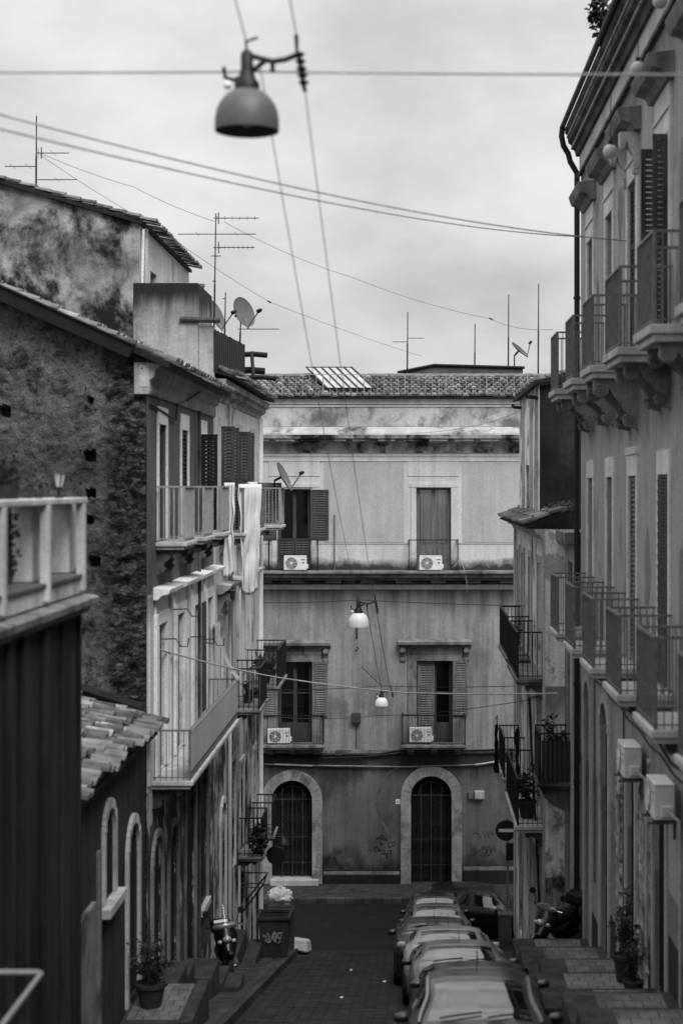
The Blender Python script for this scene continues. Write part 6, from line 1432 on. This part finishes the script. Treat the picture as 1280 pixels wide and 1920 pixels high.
# terrace lantern
p = P(117, 932, 17.2); z0 = -.125; x = -3.78
t = thing('lantern', (x, 17.2, z0), 'small glazed lantern standing on the white terrace coping', 'lantern')
mb = MB(); c = (x, 17.2, z0); mb.lathe([(.05, 0), (.05, .02), (.02, .04), (.02, .09), (.045, .12)], c, (0, 0, 1), 8, True); mb.lathe([(.10, .27), (.085, .285), (.03, .33), (.012, .35), (.001, .36)], c, (0, 0, 1), 6)
for i in range(6): a = i*math.pi/3; mb.tube([(x+.045*math.cos(a), 17.2+.045*math.sin(a), z0+.12), (x+.085*math.cos(a), 17.2+.085*math.sin(a), z0+.27)], .006, 4)
mb.build('frame', M['iron'], t); mb = MB(); mb.lathe([(.042, .12), (.08, .27)], c, (0, 0, 1), 6); mb.build('pane', M['globe'], t)

# globe lights below the cornice of the grey house
for px, py, Yv, l in ((1143, 284, 24.5, 'lowest and farthest white globe light under the cornice'), (1195, 128, 21.5, 'middle white globe light under the cornice'), (1236, 3, 20., 'topmost white globe light, cut by the frame top')):
    c = P(px, py, Yv); rg = 13.5*Yv/3000; t = thing('globe_light', c, l, 'globe light', 'globe lights hung along the grey house')
    mb = MB(); mb.ball(c, rg, 20, 12); mb.build('globe', M['globe'], t, True)
    mb = MB(); mb.tube([c+Vector((0, 0, rg)), Vector((3.08, Yv, 7.1))], .006, 4); mb.lathe([(.03, rg-.01), (.03, rg+.05)], c, (0, 0, 1), 8, True); mb.build('cord', M['wire'], t)

# ------------------------------------------------------------------ street things
t = thing('wheelie_bin', (-2.98, 37.3, road(37.3)+.15), 'dark wheeled bin with a scribbled front by the left kerb', 'bin')
bx, by, bz = -3.22, 37.9, road(37.9)+.16
mb = MB(); i = [mb.raw((bx+x*s, by+y*s, bz+z)) for z, s in ((.08, .82), (1.0, 1)) for x, y in ((-.36, -.36), (.36, -.36), (.36, .36), (-.36, .36))]
for q in ((0, 1, 2, 3), (0, 1, 5, 4), (1, 2, 6, 5), (2, 3, 7, 6), (3, 0, 4, 7)): mb.face([i[k] for k in q])
mb.box(bx-.40, bx+.40, bz+.97, bz+1.03, by-.40, by-.34); mb.box(bx-.40, bx+.40, bz+.97, bz+1.03, by+.34, by+.4); mb.box(bx-.40, bx-.34, bz+.97, bz+1.03, by-.34, by+.34); mb.box(bx+.34, bx+.40, bz+.97, bz+1.03, by-.34, by+.34)
mb.build('body', M['grey_base'], t); mb = MB(); mb.box(bx-.4, bx+.4, bz+.35, bz+1.0, by+.41, by+.45); mb.build('lid', M['grey_base'], t, bevel=.02)
mb = MB(Fr('front', by-.335)); r = random.Random(3)
for q in range(5): mb.ribbon([(bx-.22+.05*k+r.uniform(-.05, .05), bz+.55+r.uniform(-.12, .14)) for k in range(9)], .02, .03)
mb.build('scribble', M['wire_mid'], t)
for x in (-.25, .25): mb = MB(); mb.lathe([(.001, -.03), (.09, -.03), (.09, .03), (.001, .03)], (bx+x, by+.28, bz+.09), (1, 0, 0), 12); mb.build('wheel', M['rubber'], t)
cx_, cy_ = -3.3, 40.4; cz_ = road(40.4)+.15
mb = MB(); mb.box(cx_-.35, cx_+.35, cz_, cz_+1.05, cy_-.3, cy_+.3); tag(mb.build('street_cabinet', M['ac_dark'], None, bevel=.03), 'low dark cabinet behind the bin, under the crate', 'cabinet')
t = thing('crate', (cx_, cy_, cz_+1.05), 'grey crate on the low cabinet behind the bin', 'crate'); mb = MB()
for k in range(3): 
    z = cz_+1.06+k*.085; mb.box(cx_-.3, cx_+.3, z, z+.06, cy_-.25, cy_-.23); mb.box(cx_-.3, cx_+.3, z, z+.06, cy_+.23, cy_+.25); mb.box(cx_-.3, cx_-.28, z, z+.06, cy_-.23, cy_+.23); mb.box(cx_+.28, cx_+.3, z, z+.06, cy_-.23, cy_+.23)
mb.box(cx_-.28, cx_+.28, cz_+1.055, cz_+1.075, cy_-.23, cy_+.23); mb.build('slats', M['concrete'], t)
mb = MB()
def bagf(a, b):
    th = a*2*math.pi; ph_ = b*math.pi; r = .27*(1+.3*noise.noise((math.cos(th)*3, math.sin(th)*2, b*4))+.3*noise.noise((math.cos(th)*8, math.sin(th)*8, b*13)))
    return (cx_+1.05*r*math.sin(ph_)*math.cos(th), cy_+.8*r*math.sin(ph_)*math.sin(th), cz_+1.32-.95*r*math.cos(ph_))
mb.grid(bagf, 40, 24); tag(mb.build('rubbish_bag', M['cloth_white'], None, True), 'crumpled white bag heaped in the crate', 'bag')
mb = MB(); q = [mb.raw(p) for p in ((-3.12, 40.5, road(40.5)+.17), (-2.62, 40.75, road(40.7)+.02), (-2.55, 41.45, road(41.4)+.02), (-3.05, 41.5, road(41.5)+.17), (-3.06, 40.55, road(40.5)+.42), (-2.64, 40.8, road(40.7)+.33), (-2.60, 41.4, road(41.4)+.35), (-3.0, 41.45, road(41.5)+.42))]
for f_ in ((0, 1, 2, 3), (4, 5, 6, 7), (0, 1, 5, 4), (1, 2, 6, 5), (2, 3, 7, 6), (3, 0, 4, 7)): mb.face([q[k] for k in f_])
tag(mb.build('kerb_block', M['marble'], None, bevel=.04), 'pale worn stone block at the end of the left kerb', 'stone block')
gx, gy = 2.62, 44.6; gz_ = road(44.6)
t = thing('utility_cabinet', (gx, gy, gz_), 'grey utility cabinet at the right street corner beside the sideways car', 'cabinet')
mb = MB(); mb.box(gx-.17, gx+.17, gz_, gz_+.82, gy-.16, gy+.16); mb.build('case', M['lamp_grey'], t, bevel=.015); mb = MB(); mb.box(gx-.2, gx+.2, gz_+.82, gz_+.87, gy-.19, gy+.19); mb.build('lid', M['lamp_grey'], t, bevel=.01); mb = MB(); mb.box(gx-.14, gx+.14, gz_+.08, gz_+.78, gy-.172, gy-.162); mb.build('door', M['lamp_grey'], t, bevel=.005)
# signs
sx_, sy_, sz_ = P(948, 1557, 45.6)
t = thing('no_entry_sign', (sx_, sy_, road(45.6)), 'round dark sign with one white bar at the right street corner', 'road sign')
mb = MB(); mb.lathe([(.001, -.012), (.29, -.012), (.3, 0), (.29, .012), (.001, .012)], (sx_, sy_, sz_), (0, 1, 0), 32); mb.build('disc', M['sign_red'] if 'sign_red' in M else M['paint_dark'], t)
mb = MB(); mb.box(sx_-.21, sx_+.21, sz_-.045, sz_+.045, sy_-.02, sy_-.0125); mb.build('bar', M['white_paint'], t)
mb = MB(); mb.tube([(sx_+.05, sy_+.04, road(45.6)), (sx_+.05, sy_+.04, sz_+.34)], .03, 8); mb.build('pole', M['grey_iron'], t)
mb = MB(); mb.box(sx_+.0, sx_+.22, sz_-.85, sz_-.36, sy_-.02, sy_); mb.build('lower_plate', M['iron'], t)
lx, ly, lz = P(517, 1604, 43.5)
t = thing('road_sign', (lx, ly, lz), 'round road sign seen from its dark back on an arm at the left corner', 'road sign')
mb = MB(); mb.lathe([(.001, -.012), (.25, -.012), (.26, 0), (.25, .012), (.001, .012)], (lx, ly, lz), (.15, 1, 0), 32); mb.build('disc', M['iron'], t)
mb = MB(); mb.tube([(XL, ly+.03, lz), (lx, ly+.03, lz)], .022, 6); mb.build('arm', M['iron'], t)
lx2, ly2, lz2 = P(531, 1577, 44.6)
t = thing('wall_lamp', (lx2, ly2, lz2), 'dark bell-shaped lamp on a wall arm behind the round sign back', 'lamp')
mb = MB(); mb.lathe([(.17, -.1), (.15, .0), (.06, .08), (.03, .12)], (lx2, ly2, lz2), (0, 0, 1), 18); mb.build('lamp_shade', M['iron'], t, True); mb = MB(); mb.tube([(XL, ly2, lz2+.12), (lx2, ly2, lz2+.12)], .02, 6); mb.build('arm', M['iron'], t)
# foreground handrail at the bottom left
t = thing('handrail', (-2.8, 11, road(12)), 'bent tube handrail at the bottom left corner', 'handrail')
hx = -690*12/3000; hz = -911*12/3000
mb = MB(); mb.tube([(-3.72, 12, hz), (hx-.03, 12, hz), (hx, 11.96, hz), (hx, 7, hz)], .020, 8); mb.build('rail', M['pale_iron'], t, True)
for y in (11.9, 9.5, 7.1): mb = MB(); mb.tube([(hx, y, road(y)+.0), (hx, y, hz)], .016, 7); mb.build('post', M['iron'], t)
# litter on the road
for i, (x, y) in enumerate(((-1.35, 36.), (-.55, 33.2), (-1.3, 30.0))):
    mb = MB(); z = road(y)+.012; mb.face([mb.raw(p) for p in ((x-.035, y-.02, z), (x+.025, y-.03, z-.002), (x+.04, y+.025, z+.015), (x-.02, y+.03, z+.01))]); tag(mb.build('paper_scrap', M['cloth_white']), ['farthest white paper scrap on the paving', 'white paper scrap near the black car', 'nearest white paper scrap on the paving'][i], 'litter', 'paper scraps on the road')
